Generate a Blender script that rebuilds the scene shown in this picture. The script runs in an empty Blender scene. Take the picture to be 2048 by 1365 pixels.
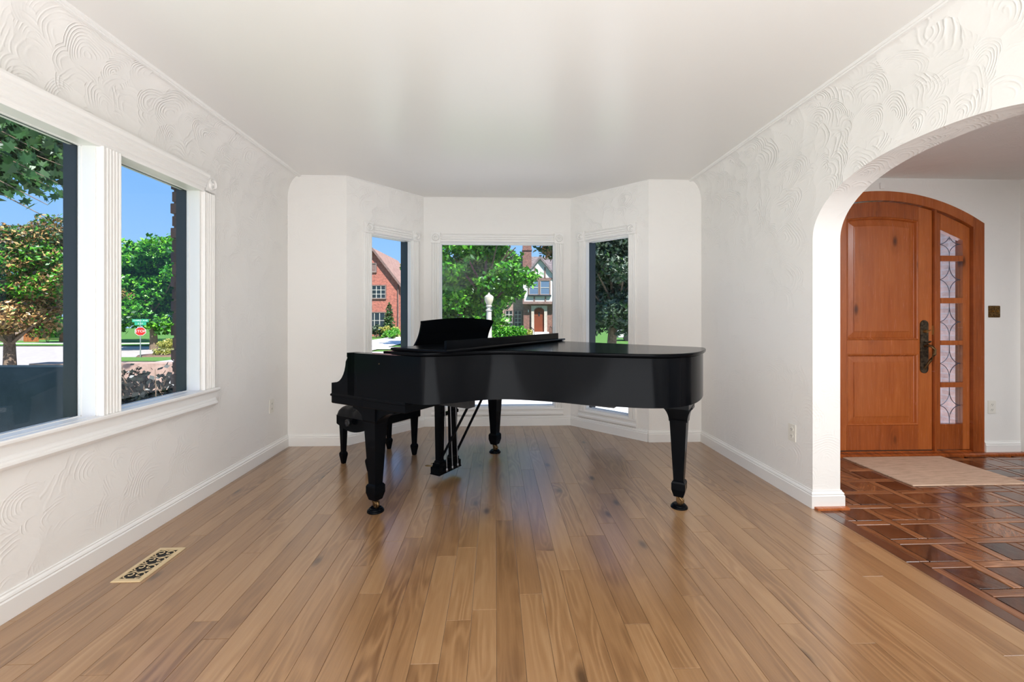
import bpy, bmesh, math, random
from math import sin, cos, pi, radians, sqrt, atan2
from mathutils import Matrix, Vector
import numpy as np
C = bpy.context.scene.collection
S = bpy.context.scene
random.seed(7)
# ------------------------------------------------------------------ camera, sky, sun, lights, exposure
TH = radians(2.25)
cam = bpy.data.objects.new('camera', bpy.data.cameras.new('camera'))
C.objects.link(cam); S.camera = cam
cam.data.sensor_width = 36; cam.data.lens = 865 / 2048 * 36
cam.data.shift_y = -45.5 / 2048
cam.data.clip_start = 0.02; cam.data.clip_end = 500
cam.location = (0, 0, 1.2); cam.rotation_euler = (pi / 2, 0, -TH)
w = bpy.data.worlds.new('sky'); S.world = w; w.use_nodes = True
nt = w.node_tree; nt.nodes.clear()
tc = nt.nodes.new('ShaderNodeTexCoord'); sp = nt.nodes.new('ShaderNodeSeparateXYZ')
rp = nt.nodes.new('ShaderNodeValToRGB'); bg = nt.nodes.new('ShaderNodeBackground'); wo = nt.nodes.new('ShaderNodeOutputWorld')
nt.links.new(tc.outputs['Generated'], sp.inputs[0]); nt.links.new(sp.outputs[2], rp.inputs[0])
nt.links.new(rp.outputs[0], bg.inputs[0]); nt.links.new(bg.outputs[0], wo.inputs[0])
e = rp.color_ramp.elements
e[0].position = 0.0; e[0].color = (0.36, 0.58, 0.88, 1)
e[1].position = 0.75; e[1].color = (0.13, 0.29, 0.66, 1)
e2 = e.new(0.14); e2.color = (0.27, 0.51, 0.88, 1)
e3 = e.new(0.34); e3.color = (0.14, 0.38, 0.82, 1)
bg.inputs[1].default_value = 1.25
def lamp(name, typ, energy, loc, rot, color=(1, 1, 1), size=None):
    d = bpy.data.lights.new(name, typ); d.energy = energy; d.color = color
    if size: d.shape = 'RECTANGLE'; d.size, d.size_y = size
    o = bpy.data.objects.new(name, d); C.objects.link(o); o.location = loc; o.rotation_euler = rot
    return o
sun = lamp('sun', 'SUN', 10.5, (0, 0, 30), (0, 0, 0), (1.0, 0.955, 0.9)); sun.data.angle = radians(0.53)
sun.rotation_euler = Vector((-0.42, 0.62, -0.95)).to_track_quat('-Z', 'Y').to_euler()
# unseen fill lamps, added behind the camera and in the hall to brighten rooms
CW = (0.92, 0.96, 1.0)
def aim(x, y, z): return Vector((x, y, z)).to_track_quat('-Z', 'Y').to_euler()
lamp('rear_fill_up', 'AREA', 248, (-0.1, -1.2, 0.28), aim(0.0, .22, .97), CW, (3.4, 3.2))
lamp('rear_fill_down', 'AREA', 82, (-0.3, -0.9, 2.46), aim(.34, .10, -.93), CW, (3.0, 2.8))
lamp('hall_fill', 'AREA', 112, (4.1, 0.4, 2.36), aim(.0, .0, -1.0), CW, (1.8, 2.4))
S.view_settings.view_transform = 'Standard'; S.view_settings.look = 'None'
S.view_settings.exposure = 0.0; S.view_settings.gamma = 1.0
S.view_settings.use_curve_mapping = False
S.cycles.max_bounces = 10; S.cycles.diffuse_bounces = 6; S.cycles.glossy_bounces = 5
S.cycles.transparent_max_bounces = 16; S.cycles.transmission_bounces = 6
S.cycles.sample_clamp_indirect = 6; S.cycles.caustics_reflective = False; S.cycles.caustics_refractive = False
S.cycles.use_denoising = True

# ------------------------------------------------------------------ materials
class NT:
    def __init__(s, name):
        s.m = bpy.data.materials.new(name); s.m.use_nodes = True
        s.t = s.m.node_tree; s.b = s.t.nodes['Principled BSDF']; s.out = s.t.nodes['Material Output']
    def n(s, typ, ins=None, **props):
        k = s.t.nodes.new('ShaderNode' + typ)
        for a, v in props.items(): setattr(k, a, v)
        for a, v in (ins or {}).items():
            if isinstance(v, bpy.types.NodeSocket): s.t.links.new(v, k.inputs[a])
            else: k.inputs[a].default_value = v
        return k
    def p(s, **kw):
        for a, v in kw.items():
            a = {'color': 'Base Color', 'rough': 'Roughness', 'metal': 'Metallic', 'normal': 'Normal', 'spec': 'Specular IOR Level',
                 'coat': 'Coat Weight', 'coatr': 'Coat Roughness', 'ior': 'IOR', 'trans': 'Transmission Weight', 'emit': 'Emission Color', 'emits': 'Emission Strength'}[a]
            if isinstance(v, bpy.types.NodeSocket): s.t.links.new(v, s.b.inputs[a])
            else: s.b.inputs[a].default_value = v
    def math(s, op, a, b=0.0, c=0.0):
        k = s.t.nodes.new('ShaderNodeMath'); k.operation = op
        for i, v in enumerate((a, b, c)):
            if isinstance(v, bpy.types.NodeSocket): s.t.links.new(v, k.inputs[i])
            else: k.inputs[i].default_value = v
        return k.outputs[0]
    def ramp(s, fac, stops):
        k = s.t.nodes.new('ShaderNodeValToRGB'); s.t.links.new(fac, k.inputs[0])
        el = k.color_ramp.elements
        for i, (p, c) in enumerate(stops):
            q = el[i] if i < 2 else el.new(p)
            q.position = p; q.color = (*c, 1) if len(c) == 3 else c
        return k.outputs[0]
    def mix(s, f, a, b, mode='MIX'):
        k = s.t.nodes.new('ShaderNodeMix'); k.data_type = 'RGBA'; k.blend_type = mode
        for i, v in ((0, f), (6, a), (7, b)):
            if isinstance(v, bpy.types.NodeSocket): s.t.links.new(v, k.inputs[i])
            else: k.inputs[i].default_value = (*v, 1) if isinstance(v, tuple) and len(v) == 3 else v
        return k.outputs[2]
    def pos(s): return s.n('NewGeometry').outputs['Position']
    def obj(s): return s.n('TexCoord').outputs['Object']
    def mapping(s, v, scale, loc=(0, 0, 0), rot=(0, 0, 0)):
        return s.n('Mapping', {'Vector': v, 'Scale': scale, 'Location': loc, 'Rotation': rot}).outputs[0]
    def noise(s, v, scale, detail=3, rough=.5, dist=0.0):
        return s.n('TexNoise', {'Vector': v, 'Scale': scale, 'Detail': detail, 'Roughness': rough, 'Distortion': dist})
    def bump(s, h, strength=.3, dist=.01, normal=None):
        i = {'Height': h, 'Strength': strength, 'Distance': dist}
        if normal: i['Normal'] = normal
        return s.n('Bump', i).outputs[0]
M = {}
def simple(name, color, rough=.5, metal=0.0, **kw):
    n = NT(name); n.p(color=(*color, 1), rough=rough, metal=metal, **kw); M[name] = n.m; return n

def stucco(name, color, amp=1.0):
    n = NT(name); P = n.pos()
    warp = n.noise(P, 2.2, 2)
    v = n.mix(.13, P, warp.outputs['Color'], 'LINEAR_LIGHT')
    tot = None
    for sc, seed in ((4.3, 0.0), (6.5, 7.3)):
        vo = n.n('TexVoronoi', {'Vector': n.mapping(v, (1, 1, 1.0), (seed, seed * .7, seed * 1.3)), 'Scale': sc, 'Randomness': 1.0})
        d = vo.outputs['Distance']
        ring = n.math('SINE', n.math('MULTIPLY', n.math('ADD', d, n.math('MULTIPLY', n.noise(P, 9, 2).outputs[0], .12)), 75.0))
        ring = n.math('POWER', n.math('MULTIPLY_ADD', ring, .5, .5), 3.0)
        edge = n.math('SMOOTH_MAX', n.math('SUBTRACT', d, .42), 0, .08)
        dv = n.n('VectorMath', {0: n.mapping(v, (1, 1, 1.0), (seed, seed * .7, seed * 1.3)), 1: vo.outputs['Position']}, operation='SUBTRACT').outputs[0]
        sd = n.n('SeparateXYZ', {0: n.n('VectorMath', {0: dv}, operation='NORMALIZE').outputs[0]})
        side = n.n('MapRange', {'Value': n.math('ADD', n.math('MULTIPLY', sd.outputs[2], .7), n.math('MULTIPLY', sd.outputs[1], -.8)), 'From Min': -.1, 'From Max': .45}).outputs[0]
        ring = n.math('MULTIPLY', ring, side)
        mask = n.ramp(n.noise(n.mapping(P, (1, 1, 1), (seed * 3, 1, 2)), 3.1, 3, .6).outputs[0], [(.40, (0, 0, 0)), (.56, (1, 1, 1))])
        h = n.math('ADD', n.math('MULTIPLY', n.math('MULTIPLY', ring, mask), .55), n.math('MULTIPLY', edge, 2.2))
        tot = h if tot is None else n.math('ADD', tot, h)
    sx = n.n('SeparateXYZ', {0: P})
    # the trowel work is heavier above head height
    hi = n.math('MULTIPLY_ADD', n.n('MapRange', {'Value': sx.outputs[2], 'From Min': 1.5, 'From Max': 2.3}).outputs[0], .75, .40)
    fine = n.noise(P, 26, 3, .6).outputs[0]
    tot = n.math('ADD', n.math('MULTIPLY', tot, hi), n.math('MULTIPLY', fine, .16))
    n.p(color=(*color, 1), rough=.62, spec=.3, normal=n.bump(tot, .62 * amp, .0055)); M[name] = n.m
stucco('stucco', (.80, .785, .76))
stucco('stucco_soft', (.78, .765, .74), .38)
n = NT('ceiling_paint'); n.p(color=(.76, .745, .72, 1), rough=.27, spec=.6, normal=n.bump(n.noise(n.pos(), 1.6, 2).outputs[0], .08, .02)); M['ceiling_paint'] = n.m
simple('trim_white', (.80, .79, .77), .32)
simple('charcoal', (.010, .017, .021), .5)
simple('outlet_plastic', (.74, .72, .66), .35)
simple('slot_black', (.01, .01, .01), .6)

def oak(name, cols, rough=.36, bumpk=.25, xs=1.0, knots=True, axis='Y', coat=0.0, grain=1.0, ringk=.22):
    """wood: long grain along an axis, each piece with its own offset and tone"""
    n = NT(name); P = n.pos()
    rnd = n.n('ObjectInfo').outputs['Random']
    sx = n.n('SeparateXYZ', {0: P})
    off = n.math('MULTIPLY', rnd, 137.0)
    a, b = (0, 1) if axis == 'Y' else (1, 0)
    if axis == 'Z': u, v, t = sx.outputs[0], sx.outputs[2], sx.outputs[1]
    else: u, v, t = sx.outputs[a], sx.outputs[b], sx.outputs[2]
    cv = n.n('CombineXYZ', {0: n.math('ADD', u, off), 1: n.math('ADD', v, n.math('MULTIPLY', off, 3.1)), 2: off}).outputs[0]
    low = n.noise(n.mapping(cv, (7.5 * xs, .9, 1)), 1.0, 2, .5)
    # knots: the grain swirls round a few dark spots
    vo = n.n('TexVoronoi', {'Vector': n.mapping(cv, (5.5, 2.4, 1)), 'Scale': 1.0})
    dk = vo.outputs['Distance']; ksel = n.n('SeparateXYZ', {0: vo.outputs['Color']}).outputs[0]
    near = n.n('MapRange', {'Value': dk, 'From Min': .33, 'From Max': .0}).outputs[0]
    ksel = n.math('GREATER_THAN', ksel, .40)
    near = n.math('MULTIPLY', near, ksel)
    ph = n.math('ADD', n.math('MULTIPLY', low.outputs[0], 15.0 * grain), n.math('MULTIPLY', near, 2.2 if knots else 0.0))
    rings = n.math('SINE', n.math('MULTIPLY', ph, 5.2))
    rings = n.math('POWER', n.math('MULTIPLY_ADD', rings, .5, .5), 1.8)
    fine = n.noise(n.mapping(cv, (210, 7, 1)), 1.0, 4, .65).outputs[0]
    mid = n.noise(n.mapping(cv, (34, 1.8, 1)), 1.0, 3, .6).outputs[0]
    patch = n.n('MapRange', {'Value': n.noise(n.mapping(cv, (5, .8, 1)), 1.0, 2).outputs[0], 'From Min': .42, 'From Max': .62}).outputs[0]
    rings = n.math('MULTIPLY_ADD', n.math('MULTIPLY', n.math('SUBTRACT', rings, .5), patch), 1.0, .5)
    g = n.math('ADD', n.math('MULTIPLY', rings, ringk), n.math('ADD', n.math('MULTIPLY', fine, .30), n.math('MULTIPLY', mid, .50)))
    g = n.math('ADD', g, n.math('MULTIPLY_ADD', rnd, .32, -.16 + (.15 - ringk * .5)))
    col = n.ramp(g, [(.20, cols[0]), (.92, cols[2]), (.55, cols[1])])
    if knots:
        kd = n.math('MULTIPLY', n.n('MapRange', {'Value': n.math('ADD', dk, n.math('MULTIPLY', mid, .06)), 'From Min': .17, 'From Max': .07}).outputs[0], ksel)
        col = n.mix(n.math('MULTIPLY', kd, .8), col, tuple(c * .22 for c in cols[0]))
        halo = n.math('MULTIPLY', near, .35)
        col = n.mix(halo, col, tuple(c * .6 for c in cols[0]))
    n.p(color=col, rough=n.math('MULTIPLY_ADD', fine, .10, rough - .05), spec=.5, coat=coat, coatr=.12 if name != 'oak_floor' else .23,
        normal=n.bump(n.math('ADD', n.math('MULTIPLY', fine, .5), n.math('MULTIPLY', rings, .3)), bumpk, .0012))
    if name == 'oak_floor': n.b.inputs['Coat IOR'].default_value = 1.6
    M[name] = n.m
oak('oak_floor', [(.170, .082, .032), (.300, .163, .072), (.395, .236, .116)], .30, .30, coat=.75, ringk=.27)
oak('oak_strip', [(.075, .025, .010), (.22, .085, .034), (.42, .185, .080)], .20, .5, 2, False, coat=.25)
oak('oak_border', [(.028, .012, .008), (.075, .03, .016), (.15, .062, .03)], .18, .5, 2, False, coat=.6)
oak('alder', [(.14, .030, .007), (.35, .085, .018), (.50, .150, .036)], .26, .15, .8, True, 'Z', .15, .35, .08)
# diagonal parquet infill: grain follows each tile's own axes
n = NT('parquet_infill'); P = n.obj(); rnd = n.n('ObjectInfo').outputs['Random']; off = n.math('MULTIPLY', rnd, 91.0)
cv = n.n('VectorMath', {0: P, 1: n.n('CombineXYZ', {0: off, 1: off, 2: off}).outputs[0]}, operation='ADD').outputs[0]
f1 = n.noise(n.mapping(cv, (60, 5, 1)), 1, 4, .65).outputs[0]; f2 = n.noise(n.mapping(cv, (14, 1.6, 1)), 1, 3, .6).outputs[0]
g = n.math('ADD', n.math('ADD', n.math('MULTIPLY', f1, .5), n.math('MULTIPLY', f2, .6)), n.math('MULTIPLY_ADD', rnd, .3, -.2))
wavy = n.noise(n.mapping(P, (1, 1, 1)), 22, 2).outputs[0]
n.p(color=n.ramp(g, [(.30, (.028, .009, .005)), (.80, (.36, .145, .058)), (.52, (.12, .042, .017))]), rough=.20, coat=.3, coatr=.08,
    normal=n.bump(n.math('ADD', n.math('MULTIPLY', wavy, 1.0), n.math('MULTIPLY', f1, .15)), .35, .004)); M['parquet_infill'] = n.m
simple('subfloor', (.02, .012, .008), .9)
n = NT('ebony'); n.p(color=(.0025, .003, .004, 1), rough=.16, spec=.05, normal=n.bump(n.noise(n.obj(), 40, 2).outputs[0], .02, .001)); M['ebony'] = n.m
simple('ebony_satin', (.006, .007, .009), .34)
simple('leather', (.005, .005, .006), .42, spec=.15)
simple('brass', (.42, .27, .10), .28, 1.0)
simple('brass_dark', (.14, .085, .04), .35, 1.0)
simple('steel', (.16, .16, .17), .35, 1.0)
n = NT('bronze'); n.p(color=n.ramp(n.noise(n.obj(), 60, 4).outputs[0], [(.35, (.04, .03, .02)), (.7, (.16, .12, .08))]), metal=.8, rough=.42); M['bronze'] = n.m
n = NT('antique_plate'); n.p(color=n.ramp(n.noise(n.obj(), 120, 4, .7).outputs[0], [(.4, (.05, .025, .008)), (.65, (.35, .20, .06))]), metal=.8, rough=.4, normal=n.bump(n.noise(n.obj(), 90, 3).outputs[0], .8, .004)); M['antique_plate'] = n.m
simple('register_tan', (.60, .46, .27), .42)
n = NT('jute'); P = n.pos()
wv = n.n('TexWave', {'Vector': P, 'Scale': 110, 'Distortion': .8, 'Detail': 2}, bands_direction='Y').outputs['Fac']
sp_ = n.noise(n.mapping(P, (8, 60, 1)), 1, 4, .7).outputs[0]
n.p(color=n.ramp(n.math('ADD', n.math('MULTIPLY', wv, .3), n.math('MULTIPLY', sp_, .9)), [(.3, (.42, .26, .17)), (.75, (.78, .57, .42))]), rough=.9, spec=.15,
    normal=n.bump(n.math('ADD', wv, sp_), .6, .003)); M['jute'] = n.m
def glass(name, tint=(1, 1, 1), k=1.0):
    n = NT(name); n.t.nodes.remove(n.b)
    tr = n.n('BsdfTransparent', {'Color': (*tint, 1)}); gl = n.n('BsdfGlossy', {'Roughness': .01})
    bf = n.n('NewGeometry').outputs['Backfacing']
    fr = n.n('Fresnel', {'IOR': n.math('MULTIPLY_ADD', bf, 1 / 1.5 - 1.5, 1.5)})
    mx = n.n('MixShader', {0: n.math('MULTIPLY', fr.outputs[0], k), 1: tr.outputs[0], 2: gl.outputs[0]})
    n.t.links.new(mx.outputs[0], n.out.inputs[0]); M[name] = n.m
glass('clear_glass', (.97, .98, .98), .3)
glass('bay_glass', (.98, .985, .985), .18)
n = NT('bevel_glass'); n.t.nodes.remove(n.b)
tr = n.n('BsdfTransparent', {'Color': (.97, .97, 1, 1)})
bmp = n.bump(n.noise(n.pos(), 45, 3).outputs[0], .6, .01)
rf = n.n('BsdfRefraction', {'Roughness': .03, 'IOR': 1.2, 'Normal': bmp}); gl = n.n('BsdfGlossy', {'Roughness': .05, 'Normal': bmp})
m1 = n.n('MixShader', {0: .0, 1: tr.outputs[0], 2: rf.outputs[0]}); m2 = n.n('MixShader', {0: .015, 1: m1.outputs[0], 2: gl.outputs[0]})
n.t.links.new(m2.outputs[0], n.out.inputs[0]); M['bevel_glass'] = n.m
simple('lead', (.12, .12, .15), .4, .7)
simple('house_glass', (.02, .03, .035), .06)
simple('house_glass_sky', (.10, .16, .25), .05)
def bricks(name, c1, c2, mortar, scale=1.0, vec='obj'):
    n = NT(name); P = n.obj()
    sx = n.n('SeparateXYZ', {0: P})
    v = n.n('CombineXYZ', {0: n.math('ADD', sx.outputs[0], sx.outputs[1]), 1: sx.outputs[2], 2: 0}).outputs[0]
    b = n.n('TexBrick', {'Vector': v, 'Color1': (*c1, 1), 'Color2': (*c2, 1), 'Mortar': (*mortar, 1), 'Scale': scale, 'Mortar Size': .012, 'Brick Width': .24, 'Row Height': .085, 'Bias': .1})
    col = n.mix(.5, b.outputs[0], n.ramp(n.noise(v, 5, 4, .7).outputs[0], [(.35, tuple(x * .55 for x in c2)), (.7, tuple(min(1, x * 1.35) for x in c1))]))
    n.p(color=col, rough=.85, normal=n.bump(b.outputs['Fac'], .5, -.01)); M[name] = n.m
bricks('brick_red', (.50, .15, .10), (.26, .065, .045), (.50, .32, .27), 1.0)
bricks('brick_brown', (.24, .10, .075), (.10, .042, .035), (.34, .25, .21), 1.0)
bricks('brick_pale', (.38, .26, .21), (.30, .18, .14), (.42, .35, .31), 1.0)
bricks('brick_porch', (.70, .46, .37), (.58, .36, .28), (.62, .52, .47), 1.0)
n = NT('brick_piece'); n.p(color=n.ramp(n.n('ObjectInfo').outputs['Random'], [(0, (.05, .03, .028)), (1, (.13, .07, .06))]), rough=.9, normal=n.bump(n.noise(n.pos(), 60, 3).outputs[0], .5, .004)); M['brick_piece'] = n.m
def rough_mat(name, a, b, sc=6, rough=.9, det=5):
    n = NT(name); f = n.noise(n.pos(), sc, det, .7).outputs[0]
    n.p(color=n.ramp(f, [(.35, a), (.68, b)]), rough=rough, spec=.2, normal=n.bump(f, .3, .02)); M[name] = n.m
rough_mat('grass', (.04, .12, .02), (.14, .28, .06), 9)
rough_mat('asphalt', (.36, .33, .32), (.44, .41, .40), 3)
rough_mat('concrete', (.70, .68, .66), (.82, .80, .78), 4)
rough_mat('mulch', (.10, .06, .045), (.24, .15, .11), 20)
rough_mat('shingle_pink', (.24, .14, .12), (.38, .25, .21), 3)
rough_mat('shingle_grey', (.11, .09, .10), (.22, .19, .19), 4)
rough_mat('render_white', (.52, .51, .50), (.60, .59, .58), 2)
rough_mat('door_red', (.12, .030, .015), (.20, .055, .025), 5)
rough_mat('timber_brown', (.16, .10, .09), (.26, .18, .16), 5)
rough_mat('limestone', (.40, .35, .30), (.50, .45, .40), 5)
rough_mat('bark', (.10, .07, .05), (.26, .19, .14), 14)
rough_mat('fence_wood', (.26, .08, .025), (.44, .16, .06), 5)
rough_mat('painted_darkness', (.006, .011, .018), (.012, .02, .03), 2, .3)  # darkness below the near left window, put into the added wall's colour
rough_mat('pinkstone', (.30, .20, .16), (.48, .34, .28), 4)
simple('lamp_globe', (.55, .50, .40), .3)
simple('lamp_iron', (.46, .44, .40), .5)
simple('sign_red', (.50, .012, .012), .4); simple('sign_white', (.6, .6, .6), .4); simple('sign_green', (.02, .30, .18), .4)
simple('galv', (.45, .46, .47), .4, .8)
def leaf(name, a, b, c, tr=.35):
    n = NT(name); n.t.nodes.remove(n.b)
    r = n.n('NewGeometry').outputs['Random Per Island']
    col = n.ramp(r, [(0, a), (1, c), (.55, b)])
    d = n.n('BsdfDiffuse', {'Color': col}); t = n.n('BsdfTranslucent', {'Color': col}); g = n.n('BsdfGlossy', {'Roughness': .45, 'Color': (.8, .85, .9, 1)})
    m1 = n.n('MixShader', {0: tr, 1: d.outputs[0], 2: t.outputs[0]}); m2 = n.n('MixShader', {0: .05, 1: m1.outputs[0], 2: g.outputs[0]})
    n.t.links.new(m2.outputs[0], n.out.inputs[0]); M[name] = n.m
leaf('leaf_green', (.008, .08, .004), (.06, .36, .012), (.27, .66, .04))
leaf('leaf_maple', (.006, .05, .003), (.035, .20, .008), (.17, .48, .03))
leaf('leaf_bronze', (.07, .035, .015), (.46, .24, .08), (.72, .52, .22))
leaf('leaf_dark', (.015, .045, .010), (.035, .10, .02), (.08, .19, .035))
leaf('leaf_grey', (.02, .045, .025), (.06, .11, .06), (.24, .30, .20))
leaf('leaf_yellow', (.20, .25, .04), (.40, .40, .08), (.55, .48, .14))
leaf('leaf_shade', (.003, .006, .004), (.006, .010, .006), (.012, .018, .010), .1)  # near-black leaves: the hedge's shade is put into their colour

# ------------------------------------------------------------------ mesh helpers
def frame(o, xd, yd=None):
    """matrix with origin o, x along xd (horizontal), z up, y = outward"""
    x = Vector((xd[0], xd[1], 0)).normalized(); z = Vector((0, 0, 1))
    y = Vector((yd[0], yd[1], 0)).normalized() if yd else z.cross(x)
    m = Matrix.Identity(4)
    for i in range(3): m[i][0] = x[i]; m[i][1] = y[i]; m[i][2] = z[i]; m[i][3] = (o[0], o[1], o[2] if len(o) > 2 else 0)[i]
    return m
class MB:
    def __init__(s, m=None): s.v = []; s.f = []; s.m = m
    def add(s, vs, fs):
        k = len(s.v); s.v += [tuple(s.m @ Vector(p)) if s.m else tuple(p) for p in vs]
        s.f += [tuple(i + k for i in f) for f in fs]
    def box(s, x0, x1, y0, y1, z0, z1):
        s.add([(x, y, z) for z in (z0, z1) for y in (y0, y1) for x in (x0, x1)],
              [(0, 2, 3, 1), (4, 5, 7, 6), (0, 1, 5, 4), (1, 3, 7, 5), (3, 2, 6, 7), (2, 0, 4, 6)]); return s
    def cbox(s, x0, x1, y0, y1, z0, z1, c=.003):   # box with chamfered top edges
        a = [(x0, y0, z0), (x1, y0, z0), (x1, y1, z0), (x0, y1, z0), (x0, y0, z1 - c), (x1, y0, z1 - c), (x1, y1, z1 - c), (x0, y1, z1 - c),
             (x0 + c, y0 + c, z1), (x1 - c, y0 + c, z1), (x1 - c, y1 - c, z1), (x0 + c, y1 - c, z1)]
        s.add(a, [(3, 2, 1, 0), (8, 9, 10, 11)] + [(i, (i + 1) % 4, 4 + (i + 1) % 4, 4 + i) for i in range(4)] + [(4 + i, 4 + (i + 1) % 4, 8 + (i + 1) % 4, 8 + i) for i in range(4)]); return s
    def prism(s, base, vec):
        n = len(base); vec = Vector(vec)
        top = [tuple(Vector(p) + vec) for p in base]
        s.add(list(base) + top, [tuple(range(n))[::-1], tuple(range(n, 2 * n))] + [(i, (i + 1) % n, n + (i + 1) % n, n + i) for i in range(n)]); return s
    def loft(s, rings, cap=True, closed=True):
        n = len(rings[0]); vs = [p for r in rings for p in r]; fs = []
        for k in range(len(rings) - 1):
            for i in range(n if closed else n - 1):
                j = (i + 1) % n; fs.append((k * n + i, k * n + j, (k + 1) * n + j, (k + 1) * n + i))
        if cap: fs += [tuple(range(n))[::-1], tuple(range((len(rings) - 1) * n, len(rings) * n))]
        s.add(vs, fs); return s
    def lathe(s, prof, c=(0, 0, 0), n=20, axis='Z'):
        rings = []
        for r, h in prof:
            ring = []
            for i in range(n):
                a = 2 * pi * i / n; x, y = r * cos(a), r * sin(a)
                p = (x, y, h) if axis == 'Z' else ((h, x, y) if axis == 'X' else (x, h, -y))
                ring.append((c[0] + p[0], c[1] + p[1], c[2] + p[2]))
            rings.append(ring)
        return s.loft(rings)
    def tube(s, pts, r, n=8, flat=None):
        pts = [Vector(p) for p in pts]; rings = []
        up = Vector((0, 0, 1))
        for i, p in enumerate(pts):
            d = (pts[min(i + 1, len(pts) - 1)] - pts[max(i - 1, 0)]).normalized()
            a = d.cross(up if abs(d.z) < .95 else Vector((1, 0, 0))).normalized(); b = d.cross(a)
            rr = r[i] if isinstance(r, (list, tuple)) else r
            rings.append([tuple(p + (a * cos(2 * pi * k / n) + b * sin(2 * pi * k / n) * (flat or 1)) * rr) for k in range(n)])
        return s.loft(rings)
    def build(s, name, mat, parent=None, smooth=False, bevel=0, sharp=35):
        me = bpy.data.meshes.new(name); me.from_pydata(s.v, [], s.f)
        b = bmesh.new(); b.from_mesh(me); bmesh.ops.recalc_face_normals(b, faces=b.faces)
        if bevel: bmesh.ops.bevel(b, geom=[e for e in b.edges if len(e.link_faces) == 2 and e.calc_face_angle(0) > .5], offset=bevel, segments=2, affect='EDGES', clamp_overlap=True)
        b.to_mesh(me); b.free()
        o = bpy.data.objects.new(name, me); C.objects.link(o)
        me.materials.append(M[mat] if isinstance(mat, str) else mat)
        if smooth:
            me.polygons.foreach_set('use_smooth', [True] * len(me.polygons)); me.set_sharp_from_angle(angle=radians(sharp))
        if parent: o.parent = parent
        return o
def tag(o, label=None, cat=None, group=None, kind=None):
    for k, v in (('label', label), ('category', cat), ('group', group), ('kind', kind)):
        if v: o[k] = v
    return o
def empty(name, loc=(0, 0, 0), rz=0, parent=None):
    o = bpy.data.objects.new(name, None); C.objects.link(o); o.location = loc; o.rotation_euler = (0, 0, rz); o.empty_display_size = .1
    if parent: o.parent = parent
    return o
def struct(o, label=None): return tag(o, label, None, None, 'structure')
def copy_tree(o, parent=None):
    c = o.copy(); C.objects.link(c); c.parent = parent
    for ch in list(o.children): copy_tree(ch, c)
    return c
def c2r(xc, zc):       # camera-aligned ground coordinates -> room coordinates
    return (xc * cos(TH) + zc * sin(TH), -xc * sin(TH) + zc * cos(TH))
def px(x, z):          # pixel column at a given distance -> camera-aligned x
    return (x - 1024) / 865 * z
def pz(y, z): return 1.2 + (637 - y) / 865 * z

# ------------------------------------------------------------------ room shell
XL, XR, YB, H = -1.945, 2.01, 4.14, 2.545
A_, B_, C_, D_ = (-1.40, 4.14), (-.79, 4.83), (.85, 4.83), (1.49, 4.14)
def wall_rects(mb, L, Hh, t, holes, s0=0.0):
    ss = sorted({s0, L} | {h[0] for h in holes} | {h[1] for h in holes})
    for a, b in zip(ss, ss[1:]):
        hs = sorted([h for h in holes if h[0] <= a + 1e-6 and h[1] >= b - 1e-6], key=lambda h: h[2])
        z = -.05
        for h in hs:
            mb.box(a, b, 0, t, z, h[2]); z = h[3]
        mb.box(a, b, 0, t, z, Hh)
CV, CH = .22, .115
def cove(mb, s0, s1):   # quarter-ellipse cove on the face y=0 side, room at y<0
    pr = [(0, H - CV)] + [(-CH * (1 - cos(a)), H - CV + CV * sin(a)) for a in [pi / 2 * i / 12 for i in range(1, 13)]] + [(0, H)]
    mb.prism([(s0, y, z) for y, z in pr], (s1 - s0, 0, 0))
FL = frame((XL, 0), (0, 1), (-1, 0))     # left wall: s = Y, n outward = -X
mb = MB(FL); wall_rects(mb, 4.34, H, .125, [(.90, 2.188, .72, 2.045), (2.308, 2.932, .72, 2.045)], -3.5); cove(mb, -3.5, 4.14)
struct(mb.build('wall_left', 'stucco', smooth=True, sharp=30))
for nm, x0, x1 in (('wall_back_left', XL - .1, A_[0]), ('wall_back_right', D_[0], XR + .05)):
    mb = MB(frame((0, YB), (1, 0), (0, 1))); wall_rects(mb, x1, H, .14, [], x0); struct(mb.build(nm, 'stucco_soft'))
def seg(a, b): return sqrt((b[0] - a[0]) ** 2 + (b[1] - a[1]) ** 2)
def fseg(a, b): return frame(a, (b[0] - a[0], b[1] - a[1]))
FBL, FBC, FBR = fseg(A_, B_), fseg(B_, C_), fseg(C_, D_)
HL, HC, HR = (.268, .748, .215, 2.035), (.19, 1.45, .215, 2.035), (.207, .723, .215, 2.035)
for nm, F, L, h, mt in (('wall_bay_left', FBL, seg(A_, B_), HL, 'stucco'), ('wall_bay_center', FBC, seg(B_, C_), HC, 'stucco_soft'), ('wall_bay_right', FBR, seg(C_, D_), HR, 'stucco')):
    mb = MB(F); wall_rects(mb, L, H, .125, [h]); struct(mb.build(nm, mt))
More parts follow.
